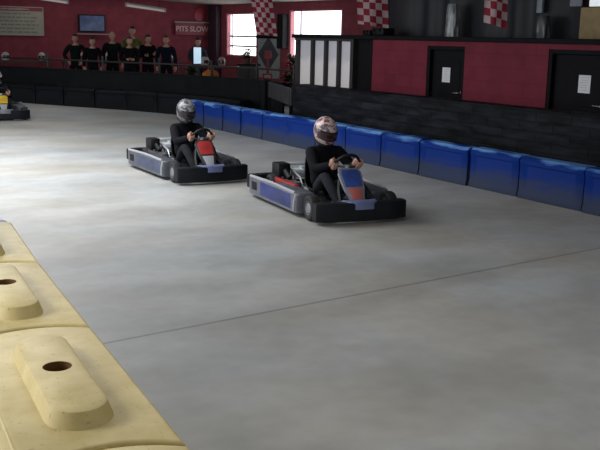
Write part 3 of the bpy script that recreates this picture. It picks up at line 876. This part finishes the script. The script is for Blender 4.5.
    b = new_bm(); add_tube(b, [(.26, -.40, .18), (.18, -.52, .22), (.10, -.66, .24)], .026, 10); add_tube(b, [(.16, -.68, .245), (-.22, -.68, .245)], [.055, .055], 14); obj('exhaust', b, steel, en)
    # silver hoop and fuel tank round the seat
    b = new_bm(); add_tube(b, [(.26, -.66, .20), (.25, -.66, .345), (.20, -.66, .375), (-.20, -.66, .375), (-.25, -.66, .345), (-.26, -.66, .20)], .019, 10)
    for s in (-1, 1): add_tube(b, [(s * .20, -.64, .36), (s * .21, -.36, .28), (s * .22, -.25, .10)], .012, 8)
    obj('seat_hoop', b, mat('silver_paint', (.62, .64, .68), .3, .4), t)
    b = new_bm(); add_box(b, (.02, -.56, .30), (.30, .11, .08), .02); add_lathe(b, [(.03, 0), (.03, .03)], 'Z', 12, (.05, -.56, .335)); obj('fuel_tank', b, mat('pale_tank', (.50, .55, .58), .35, vary=.1), t)
    # steering
    cw = V((0, .31 / KSY, .52)); ax = V((0, -.78, .62)).normalized(); up = V((0, .62, .78)).normalized(); X = V((1, 0, 0)); rw = .175
    b = new_bm(); add_tube(b, [cw + X * rw * math.cos(a) + up * rw * (.86 if math.sin(a) > .0 else 1) * math.sin(a) for a in [2 * PI * k / 32 for k in range(32)]], .017, 10, closed=True)
    sw = obj('steering_wheel', b, black_plastic, t)
    b = new_bm()
    for a in (R(0), R(180), R(270)): add_tube(b, [cw - ax * .02, cw + (X * math.cos(a) + up * math.sin(a)) * rw * .98], .012, 6)
    add_lathe(b, [(.04, -.02), (.04, .02)], 'Z', 14, cw - ax * .02); obj('wheel_spoke', b, grey_steel, sw)
    b = new_bm(); add_tube(b, [cw - ax * .02, (0, .66, .12)], .013, 8); obj('steering_column', b, grey_steel, t)
    # front fairing in front of the steering wheel: upper panel, border and lower legs
    rotf = Matrix.Rotation(R(-44), 3, 'X')
    def slab(pts2, th, off=0.0, bev=.01):
        q = new_bm(); add_prism(q, pts2, -th / 2, th / 2, bev)
        bmesh.ops.translate(q, vec=(0, 0, off), verts=q.verts[:])
        bmesh.ops.rotate(q, cent=(0, 0, 0), matrix=rotf, verts=q.verts[:]); bmesh.ops.translate(q, vec=(0, .60, .335), verts=q.verts[:]); return q
    fair = obj('front_fairing', slab([(-.13, -.23), (.13, -.23), (.165, -.17), (.15, .02), (.105, .16), (.085, .30), (-.085, .30), (-.105, .16), (-.15, .02), (-.165, -.17)], .03), C['fairing'], t)
    obj('number_panel', slab([(-.10, -.20), (.10, -.20), (.132, -.155), (.118, .015), (-.118, .015), (-.132, -.155)], .014, .017, .004), C['number'], fair)
    obj('lower_panel', slab([(-.10, .04), (.10, .04), (.07, .16), (.055, .28), (-.055, .28), (-.07, .16)], .014, .017, .004), C['lower'], fair)
    for s in (-1, 1):
        b = new_bm(); add_tube(b, [(s * .14, .48, .38), (s * .20, .60, .28), (s * .24, .74, .19)], [.028, .03, .02], 8); obj('fairing_stay', b, C['stay'], fair)
        b = new_bm(); add_box(b, (s * .14, .62, .17), (.09, .03, .11), .008, Matrix.Rotation(R(-20), 3, 'X')); add_tube(b, [(s * .14, .60, .06), (s * .14, .62, .16)], .01, 6); obj('pedal', b, grey_steel, t)
    for o in [t] + list(t.children):                       # final width of the bodywork
        for q in ([o] if o.data else []) + (list(o.children) if o is not t else []):
            vv = q.data.vertices; nm = q.name + (q.parent.name if q.parent else '')
            cy = (min(v.co.y for v in vv) + max(v.co.y for v in vv)) / 2
            for v in vv:
                v.co.x *= C.get('narrow', KSX) * (1 + .14 * max(0, min(1, (-v.co.y - .2) / .6)) if 'wheel' not in nm else 1)
                ky = KSY if cy > 0 else KSR
                v.co.y = v.co.y - cy + cy * ky if ('front_wheel' in nm or 'rear_wheel' in nm or 'steering_wheel' in nm) else v.co.y * (KSY if v.co.y > 0 else KSR)
    return t

def make_driver(label, loc, rotz, C, head_yaw=0.0):
    t = thing('driver', label, 'person', loc, rotz, 'helmeted kart drivers')
    J = dict(pelvis=(0, -.22, .235), waist=(0, -.275, .37), chest=(0, -.265, .535), neck=(0, -.24, .66), skull=(0, -.22, .715))
    for s, k in ((1, 'R'), (-1, 'L')):
        J['sh' + k] = (s * .165, -.235, .595); J['el' + k] = (s * .215, .015, .445); J['wr' + k] = (s * .13, .225, .515)
        J['hip' + k] = (s * .10, -.15, .20); J['kn' + k] = (s * .17, .18, .40); J['an' + k] = (s * .14, .49, .150); J['toe' + k] = (s * .13, .575, .20)
    order = ['pelvis', 'waist', 'chest', 'neck', 'skull'] + [k for k in J if k not in ('pelvis', 'waist', 'chest', 'neck', 'skull')]
    J = {k: J[k] for k in order}
    hc = V((.010, -.20, .805)); hr = Matrix.Rotation(head_yaw, 3, 'Z') @ Matrix.Rotation(R(-20), 3, 'X')
    cw = V((0, .31, .52)); ax = V((0, -.78, .62)).normalized(); up = V((0, .62, .78)).normalized()
    def hands(b):
        for s, k in ((1, 'R'), (-1, 'L')):
            add_hand_grip(b, J['wr' + k], cw + V((s * .175 * KSX, 0, 0)) + up * .02, up, ax)
    person(t, J, hc, hr, dict(top=C['top'], leg=C['leg'], shoe=black_plastic), hands, .95, .93)
    hs = obj('helmet', helmet_shell(hc + V((0, -.005, .015)), hr), C['helmet'], t)
    obj('visor', helmet_visor(hc + V((0, -.005, .015)), hr), C['visor'], hs)
    obj('helmet_trim', helmet_trim(hc + V((0, -.005, .015)), hr), black_plastic, hs)
    return t

visor_m = mat('smoked_visor', (.018, .012, .016), .12)
visor2 = mat('smoked_red_visor', (.030, .009, .012), .14)
dark_blue = mat('navy_panel', (.018, .030, .17), .4, vary=.35, scale=10)
bright_blue = mat('blue_panel', (.035, .075, .30), .35, vary=.4, scale=9)
pod_grey = mat('grey_pod_plastic', (.115, .12, .15), .45, vary=.3, scale=6)
pod_dark = mat('dark_grey_pod_plastic', (.085, .09, .11), .45, vary=.3, scale=6)
slate = mat('slate_panel', (.05, .062, .12), .45, vary=.3, scale=7)
pale_strip = mat('pale_pod_strip', (.38, .39, .42), .4)
red_panel = mat('red_panel', (.42, .035, .035), .35, vary=.2)
salmon = mat('salmon_red_panel', (.45, .12, .11), .4, vary=.2)
pale_blue = mat('pale_blue_plate', (.13, .16, .32), .45, vary=.2)
grey_border = mat('grey_fairing', (.22, .23, .27), .35, vary=.15)
yellow_p = mat('yellow_panel', (.62, .42, .03), .4, vary=.15)
grimy = mat('grimy_grey', (.06, .055, .06), .5, vary=.3)
navy_black = mat('navy_black_bumper', (.005, .006, .010), .55, vary=.4, scale=7, spec=.25)

K2 = dict(pod=pod_grey, panel=dark_blue, strip=pale_strip, bumper=navy_black, nose=pale_blue, guard=red_panel, fairing=grey_border, number=bright_blue, lower=salmon, stay=black_plastic)
K1 = dict(narrow=.735, pod=pod_dark, panel=slate, strip=pale_strip, bumper=navy_black, nose=pale_blue, guard=grimy, fairing=mat('dark_fairing', (.03, .03, .036), .35), number=red_panel, lower=mat('pale_grey_panel', (.36, .37, .40), .4), stay=black_plastic)
K3 = dict(pod=pod_dark, panel=slate, strip=pale_strip, bumper=navy_black, nose=mat('grey_nose', (.16, .17, .20), .4), guard=grimy, fairing=black_plastic, number=yellow_p, lower=mat('pale_grey_panel', (.36, .37, .40), .4), stay=black_plastic)
P2 = ((5.285, 7.755, 0), R(170)); P1 = ((4.98, 10.55, 0), R(175.5)); P3 = ((4.72, 19.36, 0), R(174))
make_kart('leading go-kart with navy blue side panels and blue front panel', *P2, K2)
make_kart('second go-kart with grey sides and a red front panel', *P1, K1)
make_kart('go-kart with yellow front panel cut off by the left edge', *P3, K3)
jacket_m = mat('black_jacket', (.006, .006, .009), .9, vary=.3, scale=12, spec=.15)
trousers_m = mat('dark_grey_trousers', (.020, .021, .028), .9, vary=.25, scale=14, spec=.15)
make_driver('driver in black jacket and white pink patterned helmet steering the leading kart', *P2, dict(top=jacket_m, leg=trousers_m, helmet=helmet_paint('white_pink_helmet', (.58, .47, .46), (.26, .07, .08), (.13, .09, .10), 12), visor=visor2), R(8))
make_driver('driver in dark jacket and grey white helmet in the second kart', *P1, dict(top=jacket_m, leg=mat('charcoal_trousers', (.016, .016, .020), .9, vary=.25, spec=.15), helmet=helmet_paint('grey_white_helmet', (.25, .25, .26), (.06, .06, .07), (.05, .05, .06), 12), visor=visor_m), R(2))
make_driver('driver in white helmet on the kart at the left edge', *P3, dict(top=jacket_m, leg=trousers_m, helmet=helmet_paint('white_helmet', (.70, .70, .72), (.5, .5, .52), (.4, .4, .42), 6), visor=visor_m), R(-10))

# ------------------------------------------------------------------ waiting people behind the rail
def stander(label, x, y, h, face, C, arms='down', turn=0, hair=True, build=1.0):
    t = thing('person', label, 'person', (x, y, 0), face, 'people waiting behind the rail')
    k = h / 1.75
    J = dict(pelvis=(0, 0, .95), waist=(0, .0, 1.10), chest=(0, -.01, 1.29), neck=(0, -.005, 1.455), skull=(0, .01, 1.53))
    for s, q in ((1, 'R'), (-1, 'L')):
        J['sh' + q] = (s * .185, -.01, 1.40)
        if arms == 'down': J['el' + q] = (s * .25, -.02, 1.14); J['wr' + q] = (s * .25, .07, .90)
        elif arms == 'crossed': J['el' + q] = (s * .26, .04, 1.14); J['wr' + q] = (-s * .05, .20 + .03 * s, 1.18 + .02 * s)
        elif arms == 'front': J['el' + q] = (s * .25, .0, 1.13); J['wr' + q] = (s * .10, .23, 1.12)
        else: J['el' + q] = (s * .33, -.04, 1.15); J['wr' + q] = (s * .20, .06, .98)
        J['hip' + q] = (s * .095, 0, .90); J['kn' + q] = (s * .11, .02, .50); J['an' + q] = (s * .12, -.02, .09); J['toe' + q] = (s * .14, .13, .045)
    J = {a: tuple(c * k for c in p) for a, p in J.items()}
    hr = Matrix.Rotation(turn, 3, 'Z')
    def hands(b):
        for s, q in ((1, 'R'), (-1, 'L')):
            w = V(J['wr' + q]); d = (w - V(J['el' + q])).normalized()
            add_hand_relaxed(b, w, d, V((-s, .6, .3)))
    person(t, J, V((0, .02, 1.625)) * k, hr, dict(top=C[0], leg=C[1], shoe=black_plastic), hands, k * 1.07, build * k, C[2] if hair else None)
    return t
hair_d = mat('dark_hair', (.018, .013, .011), .7); hair_b = mat('brown_hair', (.07, .04, .025), .7)
coat_g = mat('dark_green_coat', (.006, .011, .010), .9, vary=.3, spec=.1); coat_n = mat('dark_navy_coat', (.005, .008, .018), .9, vary=.3, spec=.1); coat_b = mat('black_coat', (.006, .005, .007), .9, vary=.3, spec=.1)
coat_t = mat('teal_navy_coat', (.012, .026, .045), .8, vary=.3)
olive = mat('yellow_olive_coat', (.11, .115, .018), .8, vary=.6, scale=9)
jeans = mat('dark_jeans', (.007, .008, .012), .9, vary=.2, spec=.1)
FC = R(180) - R(15)
stander('person in a dark green coat with dark hair, leftmost of the waiting people', 8.38, 25.45, 1.74, FC - .2, (coat_g, jeans, hair_d), 'hips', .1)
stander('person in a black coat with dark hair, second from the left of the waiting people', 8.57, 24.56, 1.66, FC, (coat_b, jeans, hair_d), 'down', -.2)
stander('bald person in a dark coat standing under the right side of the screen', 9.27, 24.89, 1.82, FC + .1, (coat_g, jeans, hair_d), 'down', .1, False, 1.08)
stander('brown-haired person with folded hands, left of the tall person in the yellow top', 9.32, 23.72, 1.70, FC, (coat_b, jeans, hair_b), 'front', .3)
stander('tall person in an olive yellow top with crossed arms', 10.15, 25.58, 1.99, FC, (olive, jeans, hair_d), 'crossed', 0, True, 1.05)
stander('person in a black coat, right of the tall person in the yellow top', 10.20, 24.55, 1.76, FC + .3, (coat_b, jeans, hair_d), 'crossed', .3, True, 1.1)
stander('person in a dark navy coat standing left of the pits sign', 10.33, 23.55, 1.75, FC - .1, (coat_n, jeans, hair_b), 'down', -.3)
stander('person in a blue coat behind the glowing screen below the pits sign', 11.35, 23.66, 1.70, FC, (coat_t, jeans, hair_d), 'front', .2)

# ------------------------------------------------------------------ pit tables and what stands on them
def pit_table(x, y, rz, w, label, h=.93, col=None):
    t = thing('pit_table', label, 'table', (x, y, 0), rz, 'tables behind the waiting people')
    b = new_bm(); add_box(b, (0, 0, h - .02), (w, .6, .04), .006); obj('tabletop', b, col or mat('dark_tabletop', (.05, .035, .045), .5, vary=.2), t, False)
    for sx in (-1, 1):
        for sy in (-1, 1):
            b = new_bm(); add_tube(b, [(sx * (w / 2 - .06), sy * .24, 0), (sx * (w / 2 - .06), sy * .24, h - .03)], .022, 8); obj('leg', b, dark_metal, t)
    return t
pit_table(7.15, 26.75, R(-10), 1.7, 'long dark table at the left edge under the rules board')
pit_table(9.2, 26.65, R(-10), 1.6, 'dark table behind the left group of waiting people')
pit_table(11.25, 26.3, R(-10), 1.5, 'dark table left of the person in the navy coat')
pit_table(11.55, 22.75, R(-30), 1.2, 'dark table right of the glowing screen', .93)

pale_helm = mat('pale_plain_helmet', (.50, .44, .45), .3); pink_helm = mat('pinkish_plain_helmet', (.42, .24, .25), .35)
def spare_helmet(x, y, z, rz, m_, label):
    t = thing('spare_helmet', label, 'helmet', (x, y, z + .1225), rz, 'pale helmets standing on the pit tables')
    I = Matrix.Identity(3); s = .9
    obj('shell', helmet_shell((0, 0, 0), I, s), m_, t); obj('visor', helmet_visor((0, 0, 0), I, s), visor_m, t); obj('trim', helmet_trim((0, 0, 0), I, s), black_plastic, t)
for x, y, z, m_, l in ((6.75, 26.75, .93, pale_helm, 'pale helmet on the dark table at the left edge under the rules board'),
        (7.75, 26.6, .93, pale_helm, 'pale helmet on the right end of the table under the rules board'),
        (9.0, 26.68, .93, pink_helm, 'pinkish helmet on the table between the left waiting people'),
        (9.75, 26.55, .93, pale_helm, 'pale helmet on the table right of the bald person'),
        (10.95, 26.35, .93, pale_helm, 'pale helmet on the table left of the person in the navy coat'),
        (11.6, 26.24, .93, pink_helm, 'pinkish helmet on the table below the left end of the pits sign'),
        (11.2, 22.92, .93, pale_helm, 'pale helmet beside the glowing screen, left end of its table'),
        (11.62, 22.70, .93, pink_helm, 'pinkish helmet on the table right of the glowing screen')):
    spare_helmet(x, y, z, R(180 + random.uniform(-40, 40)), m_, l)

# glowing screen on a stand
t = thing('glowing_screen', 'glowing pale blue screen on a stand below the pits sign', 'screen', (10.52, 22.0, 0), R(20))
b = new_bm(); add_box(b, (0, 0, 1.24), (.31, .05, .46), .01); obj('casing', b, black_plastic, t, False)
b = new_bm(); add_box(b, (0, -.028, 1.24), (.27, .006, .42)); obj('display', b, mat('lit_display', (.42, .68, .92), .3, emit=.75, color2=(.60, .80, .95), vary=.1, scale=2.5), t, False)
b = new_bm(); add_tube(b, [(0, .01, 0), (0, .01, 1.04)], .03, 10); add_lathe(b, [(.2, 0), (.2, .02)], 'Z', 20, (0, .01, 0)); obj('stand', b, dark_metal, t)

def leaf_plant(t, base, h, w, n, m_, droop=.4):
    b = new_bm()
    for i in range(n):
        a = random.uniform(0, 2 * PI); L = random.uniform(.25, .6) * h; z = base + random.uniform(.0, .75) * h
        d = V((math.cos(a), math.sin(a), 0)); up = random.uniform(.2, 1.0)
        p0 = V((0, 0, z)); rr = random.uniform(.4, 1) * w
        pts_ = [p0, p0 + d * rr * .5 + V((0, 0, L * .4 * up)), p0 + d * rr + V((0, 0, L * (.45 * up - droop * .3)))]
        sd = V((-d.y, d.x, 0)) * random.uniform(.02, .04)
        va = b.verts.new(pts_[0]); v1 = b.verts.new(pts_[1] + sd); v2 = b.verts.new(pts_[1] - sd); v3 = b.verts.new(pts_[2])
        b.faces.new((va, v1, v3, v2))
    me = bpy.data.meshes.new('foliage'); b.to_mesh(me); b.free(); return obj_me('foliage', me, m_, t)
def pot(t, z, r, h, m_):
    b = new_bm(); add_lathe(b, [(r * .72, z), (r * .95, z + h * .86), (r * 1.08, z + h * .86), (r * 1.08, z + h), (r * .9, z + h), (r * .85, z + h * .9)], 'Z', 20); obj('pot', b, m_, t)
def stem(t, z0, z1, m_):
    b = new_bm(); add_tube(b, [(0, 0, z0), (.01, .01, (z0 + z1) / 2), (0, 0, z1)], [.02, .015, .008], 7); obj('stem', b, m_, t)
dull_green = mat('dull_green_leaf', (.06, .11, .055), .6, vary=.4); pale_green = mat('grey_green_leaf', (.09, .115, .095), .6, vary=.4); bark = mat('bark', (.05, .035, .025), .8)
clay = mat('dark_clay', (.06, .03, .025), .7)
# dark cabinet with a plant on top
t = thing('cabinet', 'dark cabinet under the first window with a plant on it', 'cabinet', (11.62, 21.12, 0), R(-32))
b = new_bm(); add_box(b, (0, 0, .52), (.50, .38, 1.0), .01); obj('carcass', b, dark_wood, t, False)
b = new_bm(); add_box(b, (0, 0, 1.035), (.62, .46, .04), .008); obj('cabinet_top', b, black, t, False)
for sx in (-1, 1):
    b = new_bm(); add_box(b, (sx * .135, -.205, .52), (.255, .02, .92), .006); dr = obj('door', b, dark_wood, t, False)
    b = new_bm(); add_tube(b, [(sx * .03, -.225, .55), (sx * .03, -.225, .68)], .008, 6); obj('handle', b, grey_steel, dr)
t = thing('potted_plant', 'grey green potted plant on the dark cabinet before the window', 'plant', (11.60, 21.16, 1.056)); pot(t, 0, .09, .14, clay); stem(t, .12, .36, bark); leaf_plant(t, .12, .34, .24, 70, pale_green)
t = thing('potted_plant', 'low dark green bushy plant below the glowing screen', 'plant', (9.86, 20.95, 0)); pot(t, 0, .2, .4, clay); stem(t, .38, .85, bark); leaf_plant(t, .45, .66, .28, 240, dull_green)
t = thing('potted_plant', 'tall green plant standing left of the frosted panes', 'plant', (12.78, 20.85, 0)); pot(t, 0, .2, .4, clay); stem(t, .38, 1.2, bark); leaf_plant(t, .40, 1.05, .25, 320, pale_green)
t = thing('flowering_plant', 'bushy plant with red flowers beside the tall green plant', 'plant', (12.36, 20.38, 0)); pot(t, 0, .17, .4, clay); stem(t, .38, .8, bark); leaf_plant(t, .42, .50, .22, 160, dull_green)
for i in range(30):
    b = new_bm(); a = random.uniform(0, 2 * PI); r = random.uniform(.04, .22); add_ball(b, (r * math.cos(a), r * math.sin(a), random.uniform(.60, 1.15)), (.045, .045, .035), 7, 5)
    obj('flower', b, mat('red_flower', (.30, .022, .03), .6, vary=.3), t)
# orange bag
b = new_bm(); vs = add_ball(b, (0, 0, .13), (.22, .16, .14), 20, 12)
for v in vs:
    v.co.z = max(0, v.co.z); v.co.x *= 1 + .06 * math.sin(9 * math.atan2(v.co.y, v.co.x)); v.co.z *= 1 + .05 * math.sin(11 * v.co.x * 5)
add_tube(b, [(-.08, 0, .25), (-.06, 0, .33), (.06, 0, .33), (.08, 0, .25)], .014, 7)
o = obj('orange_bag', b, mat('orange_cloth', (.50, .16, .035), .7, vary=.2)); o.location = (10.25, 20.62, .66); tag(o, 'orange bag beside the dark green bushy plant', 'bag')
t = thing('side_table', 'small low dark table carrying the orange bag', 'table', (10.25, 20.62, 0))
b = new_bm(); add_lathe(b, [(.24, .625), (.25, .64), (.24, .66)], 'Z', 24); obj('tabletop', b, dark_wood, t); b = new_bm(); add_tube(b, [(0, 0, 0), (0, 0, .63)], .03, 8); add_lathe(b, [(.18, 0), (.18, .02)], 'Z', 18); obj('leg', b, dark_metal, t)
# red high chair
t = thing('high_chair', 'red high-backed chair in front of the diamond board', 'chair', (12.0, 20.80, 0), R(148))
rc = mat('red_chair_paint', (.26, .025, .035), .5)
b = new_bm(); add_box(b, (0, 0, .80), (.26, .26, .04), .01); obj('seat', b, rc, t, False)
b = new_bm(); add_box(b, (0, -.11, 1.30), (.18, .03, .22), .01); add_box(b, (0, -.11, 1.02), (.07, .03, .42), .006); obj('backrest', b, rc, t, False)
for sx in (-1, 1):
    for sy in (-1, 1): b = new_bm(); add_tube(b, [(sx * .12, sy * .12, 0), (sx * .11, sy * .11, .79)], .016, 7); obj('leg', b, rc, t)
# pale board with dark diamond on the side wall
t = thing('diamond_board', 'pale grey board with a dark diamond between the two windows', 'board', (WX - .03, 24.15, 1.12))
b = new_bm(); add_box(b, (0, 0, 0), (.04, 1.32, 1.2), .004); obj('board_panel', b, mat('pale_grey_green_board', (.30, .34, .34), .6, vary=.15), t, False)
b = new_bm(); q = [(0, .52), (.62, 0), (0, -.52), (-.62, 0)]
vs = [b.verts.new((-.026, y, z + .12)) for y, z in q]; f = b.faces.new(vs); ex = bmesh.ops.extrude_face_region(b, geom=[f]); bmesh.ops.translate(b, vec=(.008, 0, 0), verts=[g for g in ex['geom'] if isinstance(g, bmesh.types.BMVert)])
obj('diamond', b, mat('dark_grey_diamond', (.055, .06, .075), .6, vary=.15), t, False)
b = new_bm(); add_box(b, (-.02, 0, .63), (.09, 1.36, .09), .006); obj('top_rail', b, black, t, False)
b = new_bm(); add_box(b, (13.899, 23.25, 1.92), (.2, .34, 1.0), .02)
for z in (1.65, 2.1): add_lathe(b, [(.12, 0), (.12, -.015), (.05, -.005)], 'X', 18, (13.797, 23.25, z))
tag(obj('loudspeaker', b, black_plastic, None, False), 'tall black loudspeaker on the wall left of the second window', 'loudspeaker')

# ------------------------------------------------------------------ yellow barrier blocks in the foreground
def yellow_material():
    m, nt, b = nodes_of('yellow_barrier_plastic')
    N = nt.nodes.new; L = nt.links.new
    tc = N('ShaderNodeTexCoord'); nz = N('ShaderNodeTexNoise'); nz.inputs['Scale'].default_value = 9; nz.inputs['Detail'].default_value = 8
    n2 = N('ShaderNodeTexNoise'); n2.inputs['Scale'].default_value = 60; n2.inputs['Detail'].default_value = 3
    oi = N('ShaderNodeObjectInfo'); ad = N('ShaderNodeVectorMath'); ml = N('ShaderNodeMath'); ml.operation = 'MULTIPLY'; ml.inputs[1].default_value = 30
    L(oi.outputs['Random'], ml.inputs[0]); L(tc.outputs['Object'], ad.inputs[0]); L(ml.outputs[0], ad.inputs[1])
    L(ad.outputs[0], nz.inputs['Vector']); L(ad.outputs[0], n2.inputs['Vector'])
    rp = N('ShaderNodeValToRGB'); e = rp.color_ramp.elements; e[0].position = .3; e[1].position = .72
    e[0].color = (.57, .45, .18, 1); e[1].color = (.72, .60, .29, 1)
    L(nz.outputs['Fac'], rp.inputs[0])
    r2 = N('ShaderNodeValToRGB'); r2.color_ramp.elements[0].position = .30; r2.color_ramp.elements[1].position = .36
    r2.color_ramp.elements[0].color = (.78, .75, .7, 1); r2.color_ramp.elements[1].color = (1, 1, 1, 1)
    L(n2.outputs['Fac'], r2.inputs[0])
    x = N('ShaderNodeMix'); x.data_type = 'RGBA'; x.blend_type = 'MULTIPLY'; x.inputs[0].default_value = 1
    L(rp.outputs[0], x.inputs[6]); L(r2.outputs[0], x.inputs[7]); L(x.outputs[2], b.inputs['Base Color'])
    b.inputs['Roughness'].default_value = .5
    bp = N('ShaderNodeBump'); bp.inputs['Strength'].default_value = .08; L(nz.outputs['Fac'], bp.inputs['Height']); L(bp.outputs['Normal'], b.inputs['Normal'])
    return m
YEL = yellow_material()
HOLE = mat('hole_interior', (.16, .075, .015), .8)
def arc_pts(w, y, bulge, n=14, inset=0.0):
    return [(-w / 2 + inset + (w - 2 * inset) * k / n, y + bulge * (1 - (2 * k / n - 1) ** 2)) for k in range(n + 1)]
def stadium(cx, cy, hw, hl, n=9):
    out = []
    st = hl - hw
    for k in range(5): out.append((cx + hw, cy + st * k / 5))
    for k in range(n + 1): a = PI * k / n; out.append((cx + hw * math.cos(a), cy + st + hw * math.sin(a)))
    for k in range(1, 10): out.append((cx - hw, cy + st * (1 - k / 5)))
    for k in range(n + 1): a = PI + PI * k / n; out.append((cx + hw * math.cos(a), cy - st + hw * math.sin(a)))
    for k in range(1, 5): out.append((cx + hw, cy - st * (1 - k / 5)))
    return out
def barrier_block(L, W, h, name, label, loc, rz, m_, hole=True, cat='barrier', group=None):
    """Moulded track block: convex far end that nests into the concave near end of the next, raised oblong dome with a filler hole."""
    t = thing(name, label, cat, loc, rz, group)
    b = new_bm(); bul = .075; g = .010
    base = arc_pts(W, -L / 2 + g, bul) + arc_pts(W, L / 2 - g, bul)[::-1]
    add_prism(b, base, 0, h, .014, 3)
    # tiny wear lip on the track-side corner
    add_box(b, (W / 2 - .02, L / 2 - .03, h - .02), (.045, .05, .03), .008)
    # flared foot
    add_prism(b, [(x * 1.10, y) for x, y in base], 0, .12, .03, 2)
    body = obj('block_body', b, m_, t)
    # dome
    b = new_bm(); dw, dl, dh = .080, .355, .050; cx, cy = -.008, .022
    o0 = stadium(cx, cy, dw + .022, dl + .028); o1 = stadium(cx, cy, dw + .003, dl + .004); o2 = stadium(cx, cy, dw - .006, dl - .005)
    nH = len(o0); hx, hy, hr = cx, cy + .02, .046
    hole_ring = [(hx + hr * math.cos(2 * PI * k / nH), hy + hr * math.sin(2 * PI * k / nH)) for k in range(nH)]
    R0 = [b.verts.new((x, y, h - .004)) for x, y in o0]; R1 = [b.verts.new((x, y, h + dh * .92)) for x, y in o1]; R2 = [b.verts.new((x, y, h + dh)) for x, y in o2]
    R3 = [b.verts.new((x, y, h + dh)) for x, y in hole_ring]; R4 = [b.verts.new((x, y, h + dh - .05)) for x, y in hole_ring]
    for p, q in ((R0, R1), (R1, R2), (R2, R3)):
        for i in range(nH): b.faces.new((p[i], p[(i + 1) % nH], q[(i + 1) % nH], q[i]))
    obj('dome', b, m_, t)
    b = new_bm(); R3 = [b.verts.new((x, y, h + dh - .0005)) for x, y in hole_ring]; R4 = [b.verts.new((x, y, h + dh - .055)) for x, y in hole_ring]
    for i in range(nH): b.faces.new((R3[i], R3[(i + 1) % nH], R4[(i + 1) % nH], R4[i]))
    b.faces.new(R4); obj('filler_hole', b, HOLE, t)
    return t
YH = .70
E_ = [V((.865, 1.02)), V((.97, 2.10)), V((1.08, 3.20)), V((1.19, 4.26)), V((1.32, 5.28))]
names = ['nearest yellow block, only its curved far end showing at the bottom edge', 'large yellow track block in the foreground with its whole oblong dome and hole in view', 'yellow track block behind the large foreground one, its hole near the left edge', 'third yellow track block at the left edge, only a corner of its dome showing']
WB = .44
proto = None
for (a, c), nm in zip(zip(E_, E_[1:]), names):
    d = c - a; ang = math.atan2(-d.x, d.y); nrm = V((-d.y, d.x)).normalized()
    mid = (a + c) / 2 + nrm * (WB / 2)
    lab = nm
    barrier_block(d.length, WB, YH, 'barrier_block', lab, (mid.x, mid.y, 0), ang, YEL, group='yellow track blocks in the foreground')
d = V((-.06, 1.0)).normalized(); a = E_[-1] + V((-.01, .03)); mid = a + d * .53 + V((-d.y, d.x)) * (WB / 2)
barrier_block(1.05, WB, YH, 'barrier_block', 'pale lavender white track block just beyond the yellow ones at the left edge', (mid.x, mid.y, 0), math.atan2(-d.x, d.y), mat('lavender_white_plastic', (.42, .44, .60), .45, vary=.1), group='yellow track blocks in the foreground')

# ------------------------------------------------------------------ light
w = bpy.data.worlds.new('World'); SC.world = w; w.use_nodes = True
bg = w.node_tree.nodes['Background']; bg.inputs[0].default_value = (.86, .93, 1.0, 1); bg.inputs[1].default_value = .62
def area(name, loc, sx, sy, power, color, rot=(0, 0, 0)):
    l = bpy.data.lights.new(name, 'AREA'); l.shape = 'RECTANGLE'; l.size = sx; l.size_y = sy; l.energy = power; l.color = color
    o = bpy.data.objects.new(name, l); COL.objects.link(o); o.location = loc; o.rotation_euler = rot; return o
area('overhead_light', (2.6, 3.6, 3.20), 3.0, 4.0, 34, (.98, .99, 1))  # unseen area light added under the closed ceiling for the near floor
la = area('yellow_block_fill', (-1.5, 4.2, 2.3), 1.4, 1.4, 78, (.99, .99, 1)); la.rotation_euler = (V((.9, 2.7, .7)) - V((-1.5, 4.2, 2.3))).to_track_quat('-Z', 'Y').to_euler()  # added out of view, aimed to brighten the yellow blocks
area('overhead_light', (2.3, 12.3, 3.20), 3.4, 7.5, 425, (.96, .98, 1))  # main overhead light, added below the roof to brighten the left floor
area('overhead_light', (5.5, 21.0, 3.05), 3.0, 3.0, 34, (.97, .98, 1))  # weaker overhead light added above the far bend
area('back_wall_fill', (9.8, 26.9, 2.85), 5.0, 1.2, 16, (1, .97, .94))  # added fill that lifts the back wall
area('left_side_daylight', (-5.4, 15.0, 1.7), 3.2, 8.0, 300, (.92, .96, 1), (0, R(-90), 0))  # unseen side light added from the left; no door stands there

# ------------------------------------------------------------------ camera
F = 900.0; pitch = math.atan(189 / F); head = R(32.21); roll = math.atan(.02)
fw = V((math.sin(head) * math.cos(pitch), math.cos(head) * math.cos(pitch), -math.sin(pitch)))
rt = V((math.cos(head), -math.sin(head), 0)); upv = rt.cross(fw)
r2 = rt * math.cos(roll) + upv * math.sin(roll); u2 = r2.cross(fw)
cam = bpy.data.cameras.new('Camera'); co = bpy.data.objects.new('Camera', cam); COL.objects.link(co)
cam.sensor_width = 36; cam.lens = F * 36 / 600; cam.clip_end = 200
M = Matrix((r2, u2, -fw)).transposed().to_4x4(); M.translation = V((0, 0, 1.8)); co.matrix_world = M
SC.camera = co
SC.view_settings.view_transform = 'Standard'; SC.view_settings.look = 'None'; SC.view_settings.exposure = 0.0
